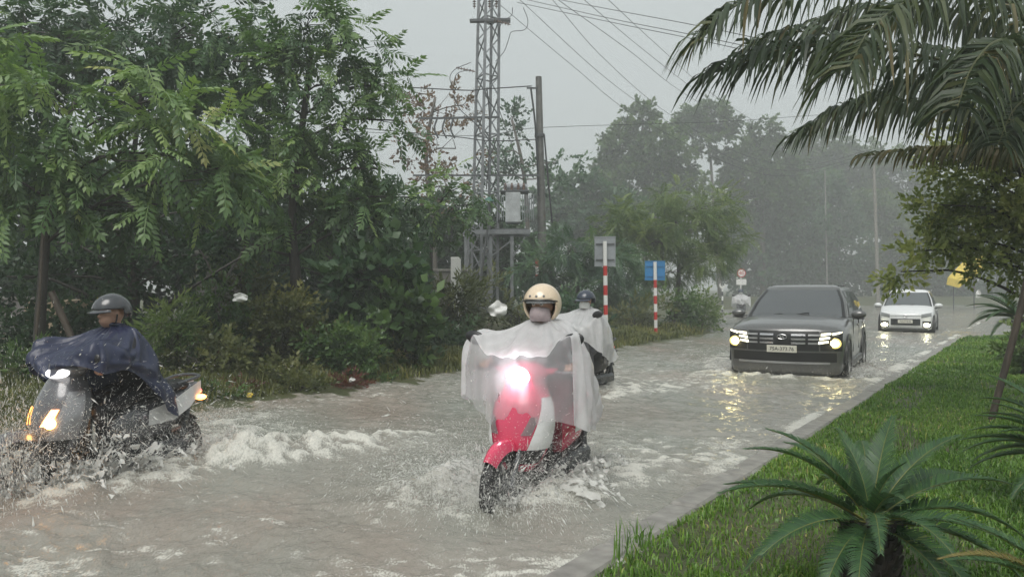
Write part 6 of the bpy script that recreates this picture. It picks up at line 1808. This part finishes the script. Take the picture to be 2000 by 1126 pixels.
def fan(a, b, out, up, T, seed, along=(0, 0, 0), nS=170, nT=30, ragged=0.75):
    """torn sheet of water thrown up along the line a-b"""
    rng = np.random.default_rng(seed)
    s, t = np.meshgrid(np.linspace(0, 1, nS), np.linspace(0, 1, nT), indexing='ij')
    a, b, out, along = map(lambda q: np.asarray(q, float), (a, b, out, along))
    n1 = fbm(s * 7 + seed, s * 0 + seed, seed, 3); n2 = fbm(s * 11 + seed, s * 0 + 2.5, seed + 1, 3)
    bell = np.sin(PI * np.clip(s, .02, .98)) ** .6
    p0 = a + (b - a) * s[..., None]
    v = out * (.85 + .5 * n1)[..., None] + along * (1 + .3 * n2)[..., None] + np.array([0, 0, 1.0]) * (up * (.75 + .55 * n2) * bell)[..., None]
    tt = (T * t * (.8 + .4 * n1))[..., None]
    P = p0 + v * tt - np.array([0, 0, 4.9]) * tt ** 2
    P += rng.normal(0, 1, P.shape) * (.002 + .012 * t[..., None])
    P += .05 * t[..., None] * np.stack([fbm(s * 18, t * 3, seed + 20, 2), fbm(s * 18, t * 3, seed + 21, 2), fbm(s * 18, t * 3, seed + 22, 2)], -1)
    st = fbm(s * 75 + 4 * t, t * 3.0, seed + 5, 2) + .55 * fbm(s * 22 + 2 * t, t * 9, seed + 9, 3)
    keep = (st[:-1, :-1] > (-.28 + (.45 + ragged) * t[:-1, :-1] ** .8)) & (P[:-1, :-1, 2] > -.02)
    i = (np.arange(nS - 1)[:, None] * nT + np.arange(nT - 1)[None, :])[keep]
    F = np.concatenate([np.stack([i, i + nT, i + nT + 1], 1), np.stack([i, i + nT + 1, i + 1], 1)])
    return P.reshape(-1, 3), F
def fans(A, f, r, k, seed, ln=.6, back=.1):
    out = []
    for s_ in (-1, 1):
        for q in range(3):
            o_ = A + r * s_ * (.07 + .05 * q) + f * (.18 - back * q)
            out.append(fan(o_, o_ - f * ln * (1 + .3 * q), r * s_ * k * (.55 + .35 * q), k * (1.25 + .28 * q), .30 + .05 * q, seed + 7 * q + (s_ > 0), f * .15))
    return out
def spray(name, label, jets, seed, sheets=()):
    """jets: (origin, jitter, mean velocity, spread, count, tmax, drop radius, stretch); big drops and fine mist"""
    rng = np.random.default_rng(seed); Vs, Fs, n0 = [], [], 0
    for pv0, pf0, frac, rs, ss, vs2 in ((OCT, OCF, .20, .8, .8, 1.0), (TET, TEF, 1.7, .31, 1.3, 1.1)):
        P, D, Sr, Sl = [], [], [], []
        for o, jit, vel, spr, n, tmax, r, st in jets:
            n = int(n * frac)
            v = np.array(vel) * vs2 + rng.normal(0, 1, (n, 3)) * np.array(spr) * vs2; t = tmax * rng.random(n) ** .9
            p = np.array(o) + rng.normal(0, 1, (n, 3)) * np.array(jit) + v * t[:, None]; p[:, 2] -= 4.9 * t ** 2
            vv = v.copy(); vv[:, 2] -= 9.8 * t
            ok = p[:, 2] > 0.0
            rr = rs * r * np.exp(rng.normal(0, .45, n)); sp = np.linalg.norm(vv, axis=1)
            P.append(p[ok]); D.append(vv[ok]); Sr.append(rr[ok]); Sl.append((rr * (1.2 + ss * st * np.clip(sp, 0, 4) * rng.random(n)))[ok])
        P, D, Sr, Sl = map(np.concatenate, (P, D, Sr, Sl))
        R = orient(D, rng.uniform(0, 6.28, len(P)), rng)
        pv = pv0[None] * np.stack([Sr, Sl, Sr], 1)[:, None, :]
        V = np.einsum('nij,nkj->nki', R, pv) + P[:, None, :]
        Vs.append(V.reshape(-1, 3)); Fs.append((pf0[None] + (np.arange(len(P)) * len(pv0))[:, None, None]).reshape(-1, 3) + n0); n0 += len(P) * len(pv0)
    for V, F in sheets:
        Vs.append(V); Fs.append(F + n0); n0 += len(V)
    ob = mesh_np(name, np.concatenate(Vs), np.concatenate(Fs), SPRAY, None, True)
    tag(ob, label, 'spray', None, 'stuff')
def rel(front, rear):
    d = (front - rear) / np.linalg.norm(front - rear); return np.array([d[0], d[1], 0]), np.array([d[1], -d[0], 0])   # forward, its right side
f3, r3_ = rel(SC_F, SC_R); A = np.array([*SC_F, 0.02]); B = np.array([*SC_R, 0.02])
J = []
for s in (-1, 1):
    J += [(A + f3 * .12 + r3_ * s * .05, (.04, .04, .02), r3_ * s * 1.0 + f3 * .5 + np.array([0, 0, 1.9]), (.45, .45, .6), 2200, .45, 0.00277, 3.7),
          (A - f3 * .1 + r3_ * s * .10, (.08, .08, .02), r3_ * s * .7 - f3 * .2 + np.array([0, 0, 2.1]), (.4, .4, .6), 1800, .45, 0.00277, 3.7),
          (A - f3 * .6 + r3_ * s * .16, (.22, .22, .03), r3_ * s * .5 + np.array([0, 0, 1.5]), (.4, .4, .5), 1800, .35, 0.00277, 3.4),
          (B + r3_ * s * .1, (.1, .1, .02), r3_ * s * .6 - f3 * .6 + np.array([0, 0, 1.7]), (.4, .4, .5), 1000, .4, 0.00277, 3.4)]
J += [(A + f3 * .30, (.14, .08, .02), f3 * .5 + np.array([0, 0, 1.9]), (.5, .35, .55), 2600, .42, .0030, 3.4), (A + f3 * .2 + r3_ * .25, (.2, .1, .02), r3_ * .8 + f3 * .2 + np.array([0, 0, 2.2]), (.5, .35, .5), 2600, .45, .0030, 3.4)]
J += [(A + r3_ * .35 - f3 * .05, (.22, .12, .05), r3_ * .6 + np.array([0, 0, 1.5]), (.5, .4, .5), 3000, .4, 0.00264, 3.4)]
spray('spray', 'spray fanning out around the front wheel of the red and white scooter', J, 1, fans(A, f3, r3_, 1.35, 11) + fans(B + f3 * .1, f3, r3_, 1.0, 31, .4) + [fan(A + r3_ * .2 + f3 * .1, A + r3_ * .55 - f3 * .35, r3_ * .5 + f3 * .2, 2.0, .36, 77), fan(A + r3_ * .35 + f3 * .0, A + r3_ * .75 - f3 * .3, r3_ * .4, 1.7, .32, 79)])
f3, r3_ = rel(LB_F, LB_R); A = np.array([*LB_F, 0.02]); B = np.array([*LB_R, 0.02])
J = []
for s in (-1, 1):
    J += [(A + f3 * .1 + r3_ * s * .06, (.08, .08, .03), r3_ * s * 1.0 + f3 * .3 + np.array([0, 0, 2.5]), (.6, .6, .8), 4400, .5, 0.00330, 4.1),
          (A - f3 * .45 + r3_ * s * .15, (.2, .2, .03), r3_ * s * .8 - f3 * .3 + np.array([0, 0, 2.4]), (.5, .5, .7), 3600, .5, 0.00330, 4.1),
          (B + r3_ * s * .1, (.2, .2, .03), r3_ * s * .8 - f3 * .8 + np.array([0, 0, 2.0]), (.6, .6, .6), 3000, .4, 0.00330, 3.7)]
J += [(B - r3_ * .45 - f3 * .2, (.35, .2, .05), -f3 * .5 + np.array([0, 0, 1.6]), (.5, .4, .5), 3600, .35, 0.00297, 3.4),
      (A + f3 * .35, (.2, .25, .12), f3 * .5 + np.array([0, 0, 2.4]), (.6, .6, .7), 5200, .5, 0.00363, 3.4)]
spray('spray', 'heavy spray bursting from the front wheel of the dark scooter', J, 2, fans(A, f3, r3_, 1.7, 41, .8) + fans(B + f3 * .2, f3, r3_, 1.5, 51, .6) + [fan(A + f3 * .35 + r3_ * .3, A + f3 * .3 - r3_ * .4, f3 * .8, 2.5, .45, 61), fan(A + f3 * .5 + r3_ * .3, A + f3 * .45 - r3_ * .4, f3 * .5, 2.2, .42, 63)])
f3 = np.array([*fw, 0]); r3_ = np.array([fw[1], -fw[0], 0]); A = np.array([*SUV_C, 0.02])
J = []
for s in (-1, 1):
    J += [(A - f3 * .85 + r3_ * s * 1.0, (.25, .25, .03), r3_ * s * 1.2 + np.array([0, 0, 1.4]), (.6, .5, .5), 2800, .35, 0.00396, 2.7),
          (A - f3 * 3.6 + r3_ * s * 1.0, (.3, .3, .03), r3_ * s * 1.0 - f3 * .6 + np.array([0, 0, 1.5]), (.5, .5, .5), 1800, .35, 0.00396, 2.7)]
J += [(A + f3 * .05, (.75, .4, .02), f3 * .5 + np.array([0, 0, .9]), (.4, .3, .4), 1800, .25, 0.00330, 2.5)]
spray('spray', 'low spray churned up around the wheels of the dark car', J, 3, [fan(A + r3_ * s_ * (1.0 + .1 * q) - f3 * .3, A + r3_ * s_ * (1.0 + .1 * q) - f3 * 1.9, r3_ * s_ * (.9 + .4 * q), 1.5 + .3 * q, .30, 90 + q + 5 * (s_ > 0)) for s_ in (-1, 1) for q in (0, 1)] + [fan(A + r3_ * s_ * 1.05 - f3 * 3.2, A + r3_ * s_ * 1.05 - f3 * 4.4, r3_ * s_ * .9, 1.6, .3, 101 + s_) for s_ in (-1, 1)] + [fan(A + r3_ * .9 + f3 * .0, A - r3_ * .9 + f3 * .0, f3 * .9, .9, .2, 111, nS=140)])
A = np.array([*BK, .02]); J = [(A, (.25, .4, .02), np.array([0.2, 0, 1.3]), (.5, .4, .5), 1800, .35, 0.00330, 2.7)]
spray('spray', 'light spray under the rider in white following behind', J, 4)
# drops falling and bouncing on the open water
rng = np.random.default_rng(9)
# ------------------------------------------------------------------ rain haze
hz = MB(); hz.box((0, 0, 0), (1400, 1200, 34.0))
def mat_haze():
    m = bpy.data.materials.new('rain_haze'); m.use_nodes = True
    t = m.node_tree; t.nodes.clear()
    o = t.nodes.new('ShaderNodeOutputMaterial'); v = t.nodes.new('ShaderNodeVolumePrincipled')
    v.inputs['Color'].default_value = (0.93, 0.95, 0.96, 1)
    v.inputs['Density'].default_value = 0.0044
    v.inputs['Anisotropy'].default_value = 0.2
    t.links.new(v.outputs[0], o.inputs['Volume'])
    return m
haze = hz.build('haze', mat_haze(), None, False, None)
haze.location = (0, 330, 15.5)
tag(haze, 'pale rain haze filling the air over the road', None, None, 'stuff')
